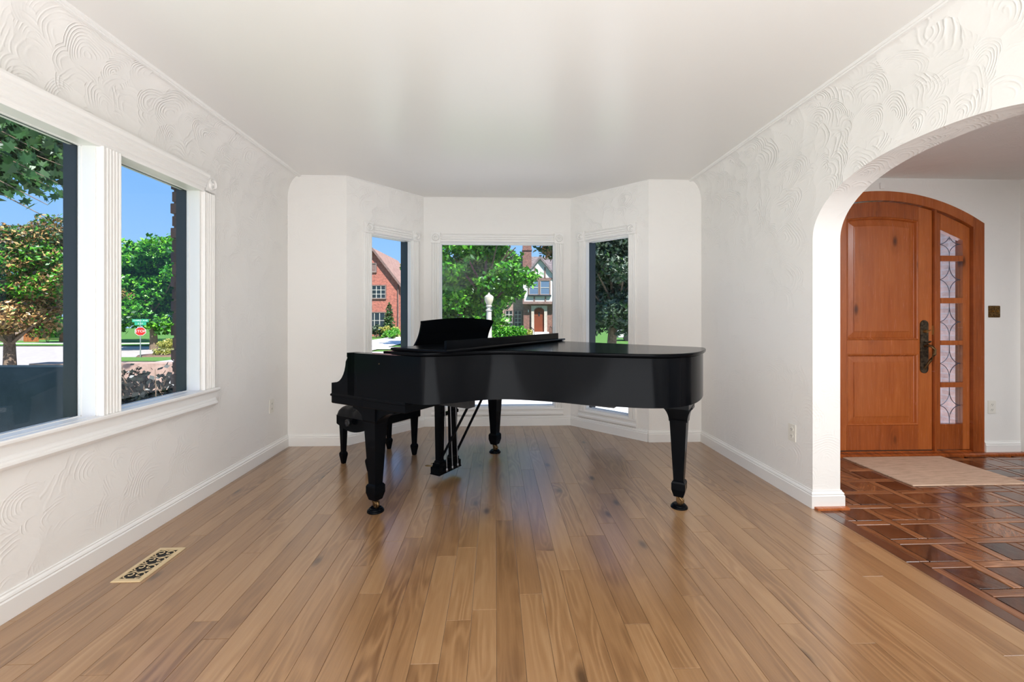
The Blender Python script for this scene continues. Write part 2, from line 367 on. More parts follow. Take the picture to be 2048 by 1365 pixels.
# right wall with the wide arch to the hall (s = Y, outward = +X)
AC, AW, AZ, AH = 1.95, .712, 1.70, .362
def arch_z(y): return AZ + AH * max(0.0, 1 - abs((y - AC) / AW) ** 2.35) ** (1 / 2.05)
mb = MB(frame((XR, 0), (0, 1), (1, 0)))
mb.box(-3.5, AC - AW, 0, .18, -.05, H); mb.box(AC + AW, 4.34, 0, .18, -.05, H)
N = 56; ys = [AC - AW * cos(pi * i / N) for i in range(N + 1)]
ring = [(y, arch_z(y)) for y in ys]
vs = []; fs = []
for (y, z) in ring: vs += [(y, 0, z), (y, .18, z), (y, 0, H), (y, .18, H)]
for i in range(N):
    a = 4 * i; b = a + 4
    fs += [(a, b, b + 2, a + 2), (a + 1, a + 3, b + 3, b + 1), (a, a + 1, b + 1, b), (a + 2, b + 2, b + 3, a + 3)]
mb.add(vs, fs); cove(mb, -3.5, 4.14)
o = mb.build('wall_right', 'stucco'); struct(o)
o.data.polygons.foreach_set('use_smooth', [True] * len(o.data.polygons)); o.data.set_sharp_from_angle(angle=radians(30))
mb = MB(); mb.box(XL - .2, XR + .18, -3.7, -3.5, -.05, H); struct(mb.build('wall_rear', 'stucco_soft'))
mb = MB(); mb.prism([(XL - .125, -3.7, H), (XR + .19, -3.7, H), (XR + .19, 4.34, H), (1.64, 4.34, H), (.92, 5.0, H), (-.86, 5.0, H), (-1.55, 4.34, H), (XL - .125, 4.34, H)], (0, 0, .15))
struct(mb.build('ceiling', 'ceiling_paint'))
# hall shell
HB, HX, HH = 3.66, 4.66, 2.43
DX, DR, DZ = 3.39, 1.72, 2.315
def darc(x, dz=0.0): return DZ - DR + sqrt(max(0, (DR - dz) ** 2 - (x - DX) ** 2))
mb = MB()
mb.box(XR + .18, 2.457, HB, HB + .2, -.05, HH + .1); mb.box(4.323, 5.8, HB, HB + .2, -.05, HH + .1)
xs = [2.457 + (4.323 - 2.457) * i / 24 for i in range(25)]
vs = []; fs = []
for x in xs: z = darc(x); vs += [(x, HB, z), (x, HB + .2, z), (x, HB, HH + .1), (x, HB + .2, HH + .1)]
for i in range(24):
    a = 4 * i; b = a + 4; fs += [(a, b, b + 2, a + 2), (a + 1, a + 3, b + 3, b + 1), (a, a + 1, b + 1, b)]
mb.add(vs, fs); struct(mb.build('wall_hall_back', 'stucco_soft'))
mb = MB(frame((HX, 0), (0, 1), (1, 0))); mb.box(-1.2, 2.3, 0, .15, -.05, HH + .1); mb.box(3.6, 3.66, 0, .15, -.05, HH + .1)
vs = []; fs = []
for i in range(25):
    y = 2.95 - .65 * cos(pi * i / 24); z = 1.80 + .42 * sin(pi * i / 24) ** .8; vs += [(y, 0, z), (y, .15, z), (y, 0, HH + .1), (y, .15, HH + .1)]
for i in range(24):
    a = 4 * i; b = a + 4; fs += [(a, b, b + 2, a + 2), (a + 1, a + 3, b + 3, b + 1), (a, a + 1, b + 1, b)]
mb.add(vs, fs); struct(mb.build('wall_hall_right', 'stucco_soft'))
mb = MB(); mb.box(5.8, 5.95, -1.2, 3.86, -.05, HH + .1); mb.box(XR + .18, 5.95, -1.35, -1.2, -.05, HH + .1); struct(mb.build('wall_hall_far', 'stucco_soft'))
mb = MB(); mb.box(XR + .10, 5.95, -1.35, 3.86, HH, HH + .2); struct(mb.build('ceiling_hall', 'stucco_soft'))

# baseboards: one moulded profile run along each wall
BP = [(0, 0), (-.018, 0), (-.018, .078), (-.013, .084), (-.016, .090), (-.012, .098), (-.006, .104), (-.006, .110), (0, .112)]
def baseboard(name, F, s0, s1, mit0=0.0, mit1=0.0):
    mb = MB(F); n = len(BP)
    a = [(s0 + mit0 * y, y, z) for y, z in BP]; b = [(s1 + mit1 * y, y, z) for y, z in BP]
    mb.loft([a, b]); struct(mb.build(name, 'trim_white'))
FRW = frame((XR, 0), (0, 1), (1, 0)); FBW = frame((0, YB), (1, 0), (0, 1))
baseboard('baseboard_left', FL, -3.5, YB, 0, 1)
baseboard('baseboard_back_left', FBW, XL, A_[0], -1, -.42)
baseboard('baseboard_bay_left', FBL, 0, seg(A_, B_), -.42, .42)
baseboard('baseboard_bay_center', FBC, 0, seg(B_, C_), -.42, .42)
baseboard('baseboard_bay_right', FBR, 0, seg(C_, D_), -.42, .42)
baseboard('baseboard_back_right', FBW, D_[0], XR, .42, 1)
baseboard('baseboard_right', FRW, 2.662, YB, 1, 1)
baseboard('baseboard_arch', frame((0, AC + AW), (1, 0), (0, 1)), XR, XR + .18, 1, -1)
baseboard('baseboard_hall_back', frame((0, HB), (1, 0), (0, 1)), 4.323, HX, 0, 1)
baseboard('baseboard_right_near', FRW, -3.5, AC - AW)
mb = MB(); mb.box(XR - .002, XR + .205, 2.615, 2.645, 0, .014); struct(mb.build('trim_1', 'alder'))
# thin crown bead where cove or wall meets the ceiling
def bead(name, F, s0, s1, off, m0=0.0, m1=0.0, k=1.0):
    pr = [(off + .002, H - .016 * k), (off - .010 * k, H - .016 * k), (off - .013 * k, H - .010 * k), (off - .020 * k, H - .010 * k), (off - .026 * k, H - .004 * k), (off - .030 * k, H + .002), (off + .002, H + .002)]
    mb = MB(F); mb.loft([[(s0 + m0 * y, y, z) for y, z in pr], [(s1 + m1 * y, y, z) for y, z in pr]]); struct(mb.build(name, 'trim_white'))
bead('trim_2', FL, -3.5, 4.14, -CH + .012); bead('trim_3', FRW, -3.5, 4.14, -CH + .012)
bead('trim_4', FBW, XL + CH - .02, A_[0], 0, 0, -.42, .5); bead('trim_5', FBL, 0, seg(A_, B_), 0, -.42, .42, .5)
bead('trim_6', FBC, 0, seg(B_, C_), 0, -.42, .42, .5); bead('trim_7', FBR, 0, seg(C_, D_), 0, -.42, .42, .5)
bead('trim_8', FBW, D_[0], XR - CH + .02, 0, .42, 0, .5)

# ------------------------------------------------------------------ oak plank floor
fl = MB(); fl.prism([(XL - .1, -3.5, -.05), (XR, -3.5, -.05), (XR, 4.14, -.05), (1.49, 4.2, -.05), (.9, 4.9, -.05), (-.85, 4.9, -.05), (-1.42, 4.2, -.05), (XL - .1, 4.2, -.05)], (0, 0, .030))
floor = struct(fl.build('floor', 'subfloor'))
rr = random.Random(11)
def bay_ymax(x0, x1):
    def f(x):
        if x < A_[0] or x > D_[0]: return 4.14
        if x < B_[0]: return 4.14 + (x - A_[0]) / (B_[0] - A_[0]) * .69
        if x > C_[0]: return 4.14 + (D_[0] - x) / (D_[0] - C_[0]) * .69
        return 4.83
    return f(x0), f(x1)
k = 0; fixed = {-11: [1.66, 2.9], 10: [1.957], 5: [1.676], -11.0: [1.66, 2.69], -3: [2.193], 16: [2.135], 13: [2.012], 6: [1.457]}
for i in range(-20, 21):
    x0 = max(XL, i * .1 + .006); x1 = min(XR + .012, (i + 1) * .1 + .006)
    if x1 - x0 < .01: continue
    ya, yb = bay_ymax(x0, x1)
    y = -1.2 + rr.uniform(0, .5); cuts = [-3.5, y] if True else []
    fx = sorted(fixed.get(i, []))
    while y < 4.0:
        y += rr.choice([.45, .7, .9, 1.2, 1.5, 1.9]) + rr.uniform(-.1, .1)
        if all(abs(y - f) > .35 for f in fx): cuts.append(y)
    cuts = sorted(c for c in set(cuts + fx) if c < min(ya, yb) - .12) + [None]
    for c0, c1 in zip(cuts, cuts[1:]):
        g = .0005; z1 = rr.uniform(-.0006, .0)
        e0, e1 = (c1 - g, c1 - g) if c1 is not None else (ya + .01, yb + .01)
        a = [(x0 + g, c0 + g), (x1 - g, c0 + g), (x1 - g, e1), (x0 + g, e0)]; c = .0008
        b = [(x0 + g + c, c0 + g + c), (x1 - g - c, c0 + g + c), (x1 - g - c, e1 - c), (x0 + g + c, e0 - c)]
        mb = MB(); mb.loft([[(*p, -.02) for p in a], [(*p, z1 - c * .7) for p in a], [(*p, z1) for p in b]])
        mb.build('plank', 'oak_floor', floor)
# hall parquet
fl = MB(); fl.box(XR - .0, 5.8, -1.2, HB + .02, -.05, -.02); hfl = struct(fl.build('floor_hall', 'subfloor'))
X0, Y0, PX, PY, SW = 2.303, 1.778, .2135, .2155, .055
def strip(x0, x1, y0, y1, mat='oak_strip', name='parquet_strip', mir=False):
    mb = MB(); mb.cbox(x0, x1, y0, y1, -.02, rr.uniform(-.0008, .0002), .0018); return mb.build(name, mat, hfl)
for y0, y1 in ((-1.2, .6), (.6, 2.05), (2.05, 3.62)):
    strip(XR + .014, XR + .082, y0 + .0015, y1 - .0015, 'oak_border', 'border_board')
KX = range(-1, 11); KY = range(-3, 9)
gp = .0036
oak('oak_strip_x', [(.075, .025, .010), (.22, .085, .034), (.42, .185, .080)], .20, .5, 2, False, 'X', .25)
def ycl(y): return min(y, 3.60)
for j in KX:
    xa = X0 + j * PX
    for q in KY:      # strips along Y, running through every second crossing
        if (j + q) % 2 == 0: continue
        ya, yb = Y0 + q * PY + SW - PY, Y0 + q * PY + PY
        ya = ya
        if ya < 3.6 and xa > XR + .05: strip(xa + gp, xa + SW - gp, ya + gp, ycl(yb - gp))
for q in KY:
    ya = Y0 + q * PY
    if ya > 3.56: continue
    for j in KX:      # strips along X
        if (j + q) % 2: continue
        a = max(X0 + (j - 1) * PX + SW, XR + .085); b = min(X0 + (j + 1) * PX, HX)
        if b - a > .05: strip(a + gp, b - gp, ya + gp, ycl(ya + SW - gp), 'oak_strip_x')
for j in range(-1, 11):
    for q in KY:
        xa, ya = X0 + j * PX + SW, Y0 + q * PY + SW
        if j == -1: xa = X0 - PX + SW
        xb, yb = xa + PX - SW, min(ya + PY - SW, 3.60)
        if xb > HX + .2 or yb - ya < .02: continue
        s_ = 1 if (j + q) % 2 else -1
        cx_, cy_ = (xa + xb) / 2, (ya + yb) / 2; hx, hy = (xb - xa) / 2 - gp, (yb - ya) / 2 - gp
        R_ = Matrix.Rotation(radians(-45 * s_), 4, 'Z')
        mb = MB(R_); mb.cbox(-hx, hx, -hy, hy, -.02, rr.uniform(-.0018, -.0006), .0012)
        # vertices are given in the tile's own turned frame so that its grain runs diagonally
        o = mb.build('parquet_tile', 'parquet_infill', hfl); o.location = (cx_, cy_, 0); o.rotation_euler = (0, 0, radians(45 * s_))
mb = MB(); mb.prism([(2.40, 3.60, 0), (2.40, 3.60, .012), (2.40, 3.615, .02), (2.40, 3.66, .02), (2.40, 3.68, .03), (2.40, 3.80, .03), (2.40, 3.80, -.02), (2.40, 3.60, -.02)], (2.26, 0, 0))
struct(mb.build('trim_9', 'alder'))

# ------------------------------------------------------------------ windows
def fluted(w_, t, n=4):
    pr = [(0, 0), (0, -t * .5), (.008, -t)]
    iw = (w_ - .028) / n; a = .014
    for i in range(n):
        pr += [(a, -t), (a + iw * .15, -t * .62), (a + iw * .5, -t * .5), (a + iw * .85, -t * .62)]; a += iw
    pr += [(a, -t), (w_ - .008, -t), (w_, -t * .5), (w_, 0)]
    return pr
def casing_v(F, s0, s1, z0, z1, win, n=4, t=.02, name='side_casing'):
    mb = MB(F); mb.prism([(s0 + a, b, z0) for a, b in fluted(s1 - s0, t, n)], (0, 0, z1 - z0)); return mb.build(name, 'trim_white', win)
def casing_h(F, s0, s1, z0, z1, win, n=4, t=.02, name='head_casing'):
    mb = MB(F); mb.prism([(s0, b, z0 + a) for a, b in fluted(z1 - z0, t, n)], (s1 - s0, 0, 0)); return mb.build(name, 'trim_white', win)
def rosette(F, sc, zc, hw, win, t=.028):
    mb = MB(F); mb.box(sc - hw, sc + hw, -t, 0, zc - hw * 1.12, zc + hw * 1.12)
    o = mb.build('corner_block', 'trim_white', win, bevel=.002)
    mb = MB(F @ Matrix.Translation((sc, -t, zc)) @ Matrix.Rotation(radians(90), 4, 'X'))
    r = hw * .8
    mb.lathe([(r, 0), (r, .009), (r * .86, .014), (r * .74, .004), (r * .64, .001), (r * .55, .008), (r * .42, .012), (r * .34, .002), (r * .26, .003), (r * .18, .014), (0.001, .017)], n=24)
    mb.build('rosette', 'trim_white', o, smooth=True, sharp=50)
def pane_set(F, s0, s1, z0, z1, win, depth=.125, dl=True, dr=True, lining=.078):
    mb = MB(F)    # white lining of the opening and a narrow stop
    t = .004
    mb.box(s0 - t, s0 + t, -.001, lining, z0, z1); mb.box(s1 - t, s1 + t, -.001, lining, z0, z1)
    mb.box(s0, s1, -.001, lining, z1 - t, z1 + t); mb.box(s0, s1, -.001, lining, z0 - t, z0 + t)
    mb.build('jamb', 'trim_white', win)
    mb = MB(F); b = .007
    mb.box(s0, s0 + b, lining - .012, lining, z0, z1); mb.box(s1 - b, s1, lining - .012, lining, z0, z1)
    mb.box(s0, s1, lining - .012, lining, z0, z0 + b); mb.box(s0, s1, lining - .012, lining, z1 - b, z1)
    mb.build('glazing_bead', 'trim_white', win)
    mb = MB(F); mb.box(s0 + .002, s1 - .002, lining + .003, lining + .007, z0 + .002, z1 - .002); mb.build('pane', 'clear_glass' if F is FL else 'bay_glass', win)
    mb = MB(F); e_ = .008
    mb.box(s0 - .01, s0 + e_ * .6, lining + .009, depth, z0 - .01, z1 + .01); mb.box(s1 - e_ * .6, s1 + .01, lining + .009, depth, z0 - .01, z1 + .01)
    mb.box(s0 - .01, s1 + .01, lining + .009, lining + .024, z1 - .002, z1 + .01); mb.box(s0 - .01, s1 + .01, lining + .009, lining + .024, z0 - .01, z0 + .003)
    mb.build('outer_frame', 'charcoal', win)
# left wall group
w1 = struct(empty('window_1'), 'large left wall window nearest the viewer, dark frame, fluted white trim')
w2 = struct(empty('window_2'), 'narrow left wall window beside the back corner, fluted white trim')
pane_set(FL, .90, 2.188, .72, 2.045, w1, .15); pane_set(FL, 2.308, 2.932, .72, 2.045, w2, .150)
casing_v(FL, 2.190, 2.306, .722, 2.045, w1, 5, .028, 'mullion_casing')
casing_v(FL, 2.945, 3.062, .72, 2.045, w2, 5, .020); casing_v(FL, .77, .89, .72, 2.045, w1, 5, .02)
rosette(FL, 3.012, 2.108, .048, w2, .024); rosette(FL, .83, 2.108, .048, w1, .024)
hp = [(0, 2.040), (-.018, 2.040), (-.022, 2.052), (-.022, 2.062), (-.030, 2.068), (-.030, 2.082), (-.037, 2.090), (-.037, 2.104), (-.045, 2.112), (-.045, 2.124), (-.055, 2.132), (-.060, 2.146), (-.060, 2.156), (0, 2.158)]
for a, b, wn in ((.89, 2.25, w1), (2.25, 2.945, w2)):
    mb = MB(FL); mb.prism([(a, y, z) for y, z in hp], (b - a, 0, 0)); mb.build('head_casing', 'trim_white', wn)
for a, b, wn in ((.76, 2.25, w1), (2.25, 3.085, w2)):
    mb = MB(FL); mb.prism([(a, y, z) for y, z in [(0, .722), (-.034, .722), (-.038, .716), (-.038, .706), (-.033, .700), (-.020, .698), (-.016, .690), (-.016, .655), (0, .655)]], (b - a, 0, 0)); mb.build('sill', 'trim_white', wn)
    mb = MB(FL); mb.prism([(a + (.02 if a < 1 else 0), y, z) for y, z in [(0, .656), (-.014, .656), (-.020, .650), (-.024, .640), (-.024, .634), (-.034, .628), (-.036, .618), (-.030, .608), (-.018, .604), (-.014, .596), (0, .594)]], (b - a - .02, 0, 0)); mb.build('apron', 'trim_white', wn)
for F, h, nm, lb, cw in ((FBL, HL, 'window_3', 'narrow left side window of the bay showing the red brick house', .088), (FBC, HC, 'window_4', 'wide centre window of the bay behind the piano', .095), (FBR, HR, 'window_5', 'narrow right side window of the bay showing a grey-green tree', .085)):
    wn = struct(empty(nm), lb); s0, s1, z0, z1 = h; g = .006
    pane_set(F, s0, s1, z0, z1, wn, .175 if nm != 'window_4' else .10, lining=.05)
    casing_v(F, s0 - cw - g, s0 - g, z0 - .02, z1 + g, wn, 3, .026); casing_v(F, s1 + g, s1 + cw + g, z0 - .02, z1 + g, wn, 3, .026)
    casing_h(F, s0 - g, s1 + g, z1 + g, z1 + g + .095, wn, 3, .026)
    hw = cw / 2 + .004
    rosette(F, s0 - g - cw / 2, z1 + g + .05, hw, wn, .038); rosette(F, s1 + g + cw / 2, z1 + g + .05, hw, wn, .038)
    mb = MB(F)
    mb.prism([(s0 - cw - .008, y, z) for y, z in [(0, z0 + .0), (-.012, z0), (-.012, z0 - .012), (-.022, z0 - .02), (-.022, z0 - .034), (-.014, z0 - .042), (-.014, z0 - .062), (-.024, z0 - .072), (-.024, z0 - .088), (-.012, z0 - .1), (0, z0 - .1)]], (s1 - s0 + 2 * cw + .016, 0, 0))
    mb.build('sill', 'trim_white', wn)

# ------------------------------------------------------------------ outlets, switch plate, register
def outlet(name, F, s, z, label):
    t = empty(name); tag(t, label, 'outlet', 'wall power outlets')
    mb = MB(F); mb.box(s - .036, s + .036, -.006, 0, z - .058, z + .058); mb.build('cover_plate', 'outlet_plastic', t, bevel=.002)
    for dz in (-.022, .022):
        m2 = MB(F @ Matrix.Translation((s, -.006, z + dz)) @ Matrix.Rotation(radians(90), 4, 'X')); m2.lathe([(.017, 0), (.017, .002), (0.001, .0025)], n=20)
        so = m2.build('socket', 'outlet_plastic', t, smooth=True)
        m3 = MB(F)
        for ds in (-.006, .006): m3.box(s + ds - .0012, s + ds + .0012, -.0092, -.0085, z + dz - .002, z + dz + .006)
        m3.box(s - .002, s + .002, -.0092, -.0085, z + dz - .010, z + dz - .006); m3.build('slot', 'slot_black', so)
outlet('power_outlet', FL, 3.84, .435, 'cream power outlet low on the left wall near the back corner')
outlet('power_outlet', FRW, 2.848, .427, 'cream power outlet low on the right wall beside the arch')
FHB = frame((0, HB), (1, 0), (0, 1))
outlet('power_outlet', FHB, 4.392, .414, 'white power outlet on the hall wall right of the front door')
t = empty('switch_plate'); tag(t, 'square antique brass switch plate on the hall wall beside the door', 'switch')
mb = MB(FHB); mb.box(4.36, 4.467, -.008, 0, 1.207, 1.311); mb.build('cover_plate', 'antique_plate', t, bevel=.003)
for s in (4.393, 4.435):
    mb = MB(FHB); mb.box(s - .004, s + .004, -.022, -.008, 1.255, 1.268); mb.build('toggle', 'brass', t, bevel=.001)
mb = MB(FHB); mb.box(3.365, 3.40, -.018, 0, 2.33, 2.385); o = mb.build('door_chime_sensor', 'trim_white', bevel=.003); tag(o, 'tiny white sensor box above the arched door frame', 'sensor')

# floor register
reg = empty('floor_register', (-1.677, 2.176, 0)); tag(reg, 'tan metal floor register with black scrollwork openings near left wall', 'register')
mb = MB(); hx, hy = .066, .146; ix, iy = .045, .125
ob = [(-hx, -hy), (hx, -hy), (hx, hy), (-hx, hy)]; ib = [(-ix, -iy), (ix, -iy), (ix, iy), (-ix, iy)]
rings = [[(*p, .0) for p in ob], [(*p, .003) for p in ob], [(p[0] * .95, p[1] * .98, .0055) for p in ob], [(*p, .0055) for p in ib], [(*p, .001) for p in ib]]
mb.loft(rings, cap=False); mb.build('rim', 'register_tan', reg)
mb = MB(); mb.box(-ix, ix, -iy, iy, .0, .0012); mb.build('duct_opening', 'slot_black', reg)
mb = MB()
def arc(cx_, cy_, r, a0, a1, n=14): return [(cx_ + r * cos(a0 + (a1 - a0) * i / n), cy_ + r * sin(a0 + (a1 - a0) * i / n), .0045) for i in range(n + 1)]
def spiral(cx_, cy_, r0, r1, a0, a1, n=18): return [(cx_ + (r0 + (r1 - r0) * i / n) * cos(a0 + (a1 - a0) * i / n), cy_ + (r0 + (r1 - r0) * i / n) * sin(a0 + (a1 - a0) * i / n), .0045) for i in range(n + 1)]
for i in range(4):
    cy_ = -iy + .031 + i * .0625
    for sx_ in (-1, 1):
        pts = spiral(sx_ * .021, cy_, .026, .006, radians(-90), radians(-90 + sx_ * 400))
        mb.tube(pts, [.0022 + .0010 * (k / len(pts)) for k in range(len(pts))], 6, .5)
    mb.tube([(-.045, cy_ + .034, .0045), (-.02, cy_ + .027, .0045), (0, cy_ + .018, .0045), (.02, cy_ + .027, .0045), (.045, cy_ + .034, .0045)], .0026, 6, .5)
mb.build('scroll_grille', 'register_tan', reg, smooth=True)

# door mat in the hall
mb = MB(); mb.cbox(2.98, 3.85, 2.972, 3.592, .0005, .009, .004); o = mb.build('door_mat', 'jute'); tag(o, 'tan woven jute mat on parquet in front of the door', 'mat')

# ------------------------------------------------------------------ front door with sidelights
DF = HB + .022
door = struct(empty('door_1'), 'arched knotty alder front door with leaded glass sidelight')
def arcpts(x0, x1, dz, n=16): return [(x0 + (x1 - x0) * i / n, darc(x0 + (x1 - x0) * i / n, dz)) for i in range(n + 1)]
FY = HB - .004
mb = MB()
for sgn in (-1, 1):
    xo, xi = DX + sgn * .933, DX + sgn * .830
    a = sorted((xo, xi)); za, zb = darc(a[0], 0 if sgn < 0 else .0), darc(a[1], 0)
    mb.prism([(a[0], FY, .0), (a[1], FY, .0), (a[1], FY, darc(a[1])), (a[0], FY, darc(a[0]))], (0, .15, 0))
mb.build('frame_post', 'alder', door)
mb = MB(); N = 30; vs = []; fs = []
for i in range(N + 1):
    x = DX - .83 + 1.66 * i / N; zt = darc(x); zb = darc(x, .082)
    vs += [(x, FY, zb), (x, FY, zt), (x, FY + .15, zb), (x, FY + .15, zt)]
for i in range(N):
    a = 4 * i; b = a + 4; fs += [(a, b, b + 1, a + 1), (a + 2, a + 3, b + 3, b + 2), (a, a + 2, b + 2, b), (a + 1, b + 1, b + 3, a + 3)]
mb.add(vs, fs + [(0, 1, 3, 2), (4 * N, 4 * N + 2, 4 * N + 3, 4 * N + 1)]); mb.build('frame_head', 'alder', door)
for x0, x1 in ((3.872, 3.892), (2.93, 2.952)):
    mb = MB(); mb.prism([(x0, FY + .006, .03), (x1, FY + .006, .03), (x1, FY + .006, darc(x1, .08)), (x0, FY + .006, darc(x0, .08))], (0, .13, 0)); mb.build('frame_mullion', 'alder', door)
# slab
sx0, sx1 = 2.954, 3.868
slab = empty('door_slab', parent=door)
def frpiece(name, poly, y0, y1, par, bev=.0015):
    mb = MB(); mb.prism([(x, y0, z) for x, z in poly], (0, y1 - y0, 0)); return mb.build(name, 'alder', par, bevel=bev)
ptop = lambda x: 2.075 + (darc(x, .24) - darc(DX, .24)) * .75 + .02
pl, pr_ = 3.088, 3.741
frpiece('stile', [(sx0, .035), (pl, .035), (pl, darc(pl, .088)), (sx0, darc(sx0, .088))], DF, DF + .045, slab)
frpiece('stile', [(pr_, .035), (sx1, .035), (sx1, darc(sx1, .088)), (pr_, darc(pr_, .088))], DF, DF + .045, slab)
top = arcpts(pl, pr_, .088, 12)
mb = MB(); vs = []; fs = []
for i, (x, z) in enumerate(top): vs += [(x, DF, ptop(x)), (x, DF, z), (x, DF + .045, ptop(x)), (x, DF + .045, z)]
for i in range(12):
    a = 4 * i; b = a + 4; fs += [(a, b, b + 1, a + 1), (a + 2, a + 3, b + 3, b + 2), (a, a + 2, b + 2, b), (a + 1, b + 1, b + 3, a + 3)]
mb.add(vs, fs); mb.build('top_rail', 'alder', slab)
frpiece('lock_rail', [(pl, .885), (pr_, .885), (pr_, 1.008), (pl, 1.008)], DF, DF + .045, slab)
frpiece('bottom_rail', [(pl, .035), (pr_, .035), (pr_, .255), (pl, .255)], DF, DF + .045, slab)
def raised(x0, x1, z0, ztf, par):
    n = 12; def_ = []
    mb = MB()
    def loop(ins, y):
        p = [(x0 + ins, y, z0 + ins), (x1 - ins, y, z0 + ins)]
        return p + [(x1 - ins - (x1 - x0 - 2 * ins) * i / n, y, ztf(x1 - ins - (x1 - x0 - 2 * ins) * i / n) - ins) for i in range(n + 1)]
    mb.loft([loop(0, DF + .002), loop(.006, DF - .004), loop(.014, DF + .002), loop(.020, DF + .020), loop(.022, DF + .022), loop(.072, DF + .012), loop(.074, DF + .008), loop(.080, DF + .007)], cap=False)
    l = loop(.080, DF + .007); k = len(mb.v); mb.v += l; mb.f.append(tuple(range(k, k + len(l))))
    mb.build('raised_panel', 'alder', par)
raised(pl, pr_, 1.008, ptop, slab); raised(pl, pr_, .255, lambda x: .885, slab)
mb = MB(); mb.box(sx0, sx1, DF - .004, DF + .01, .030, .036); mb.build('sweep', 'slot_black', slab)
# handle set
hs = empty('handle_set', parent=door)
F_ = frame((3.792, DF, 0), (1, 0), (0, 1))
mb = MB(F_); pts = []
hw = .038
for a in range(0, 181, 15): pts.append((hw * cos(radians(a)), 0, 1.145 + hw * sin(radians(a))))
for a in range(180, 361, 15): pts.append((hw * cos(radians(a)), 0, .752 + hw * sin(radians(a))))
mb.prism(pts, (0, -.008, 0)); mb.build('backplate', 'bronze', hs, bevel=.002)
mb = MB(F_); mb.lathe([(.016, 0), (.014, -.02), (.012, -.024)], (0, -.008, 1.085), 16, 'Y'); mb.tube([(-.012, -.034, 1.083), (.0, -.036, 1.086), (.024, -.036, 1.094)], [.006, .007, .008], 8, .6); mb.build('thumb_turn', 'brass', hs, smooth=True)
mb = MB(F_); mb.tube([(0, -.008, .99), (0, -.03, .985), (.0, -.052, .992), (.002, -.06, 1.0)], [.012, .011, .013, .012], 8, .5); mb.box(-.03, .03, -.016, -.008, .978, .984); mb.build('thumb_latch', 'bronze', hs, smooth=True)
mb = MB(F_); mb.tube([(0, -.008, .955), (.004, -.030, .962), (.018, -.055, .955), (.030, -.068, .925), (.028, -.066, .885), (.016, -.050, .84), (.004, -.030, .795), (0, -.016, .77), (0, -.01, .755)], [.012, .012, .011, .012, .013, .011, .009, .010, .012], 10); mb.build('pull_handle', 'brass_dark', hs, smooth=True)
mb = MB(); mb.box(3.866, 3.874, DF - .008, DF + .0, 1.055, 1.135); mb.build('strike_plate', 'brass', hs)
mb = MB(); mb.tube([(2.957, DF - .004, .38), (2.957, DF - .004, .48)], .007, 8); mb.build('hinge', 'brass', door)
def sidelight(mir):
    mx = (lambda x: 2 * DX - x) if mir else (lambda x: x)
    sl = empty('sidelight', parent=door)
    def pc(name, poly, y0, y1): return frpiece(name, [(mx(x), z) for x, z in poly], y0, y1, sl)
    g0, g1 = 3.946, 4.153; r_ = 4.217
    tz = lambda x: darc(x, .088)
    pc('stile', [(3.893, .035), (g0, .035), (g0, tz(g0)), (3.893, tz(3.893))], DF, DF + .045)
    pc('stile', [(g1, .035), (r_, .035), (r_, tz(r_)), (g1, tz(g1))], DF, DF + .045)
    gt = lambda x: 1.985 - (x - g0) * .44
    pc('top_rail', [(g0, gt(g0)), (g1, gt(g1)), (g1, tz(g1)), (g0, tz(g0))], DF, DF + .045)
    pc('bottom_rail', [(g0, .035), (g1, .035), (g1, .26), (g0, .26)], DF, DF + .045)
    zs = [(.26, .587), (.631, .962), (1.002, 1.332), (1.381, 1.707), (1.756, None)]
    for a, b in ((.587, .631), (.962, 1.002), (1.332, 1.381), (1.707, 1.756)): pc('muntin', [(g0, a), (g1, a), (g1, b), (g0, b)], DF - .003, DF + .04)
    for a, b in zs:
        b0, b1 = (b, b) if b else (gt(g0), gt(g1))
        mb = MB(); mb.prism([(mx(x), DF + .022, z) for x, z in ((g0, a), (g1, a), (g1, b1), (g0, b0))], (0, .004, 0)); pn = mb.build('leaded_pane', 'bevel_glass', sl)
        mb = MB(); xm = (g0 + g1) / 2; bb = b if b else 1.99
        zm = (a + bb) / 2 if b else 1.86; hw_ = (g1 - g0) / 2; hh = (bb - a) / 2
        qs = []
        for sx_ in (-1, 1):
            for sz in (-1, 1):
                # arc of a circle centred outside each corner, from side middle to the vertical axis
                pts = []
                for i in range(9):
                    u = i / 8; ang = u * pi / 2
                    x = xm + sx_ * hw_ * (1 - sin(ang)) ; z = zm + sz * hh * (.76) * (1 - cos(ang))
                    # concave towards the centre
                    pts.append((mx(x), DF + .02, z))
                if b is None: pts = [p for p in pts if p[2] < 1.975 - (abs(p[0] - (mx(g0)))) * .44]
                if len(pts) > 1: qs.append(pts)
            
        for pts in qs: mb.tube(pts, .0028, 5)
        for sz in (-1, 1):
            z0_, z1_ = zm + sz * hh * .76, zm + sz * hh
            if b is None and sz > 0: z1_ = 1.93; z0_ = 1.90
            mb.tube([(mx(xm), DF + .02, z0_), (mx(xm), DF + .02, z1_)], .0028, 5)
        mb.build('came', 'lead', pn)
sidelight(False); sidelight(True)
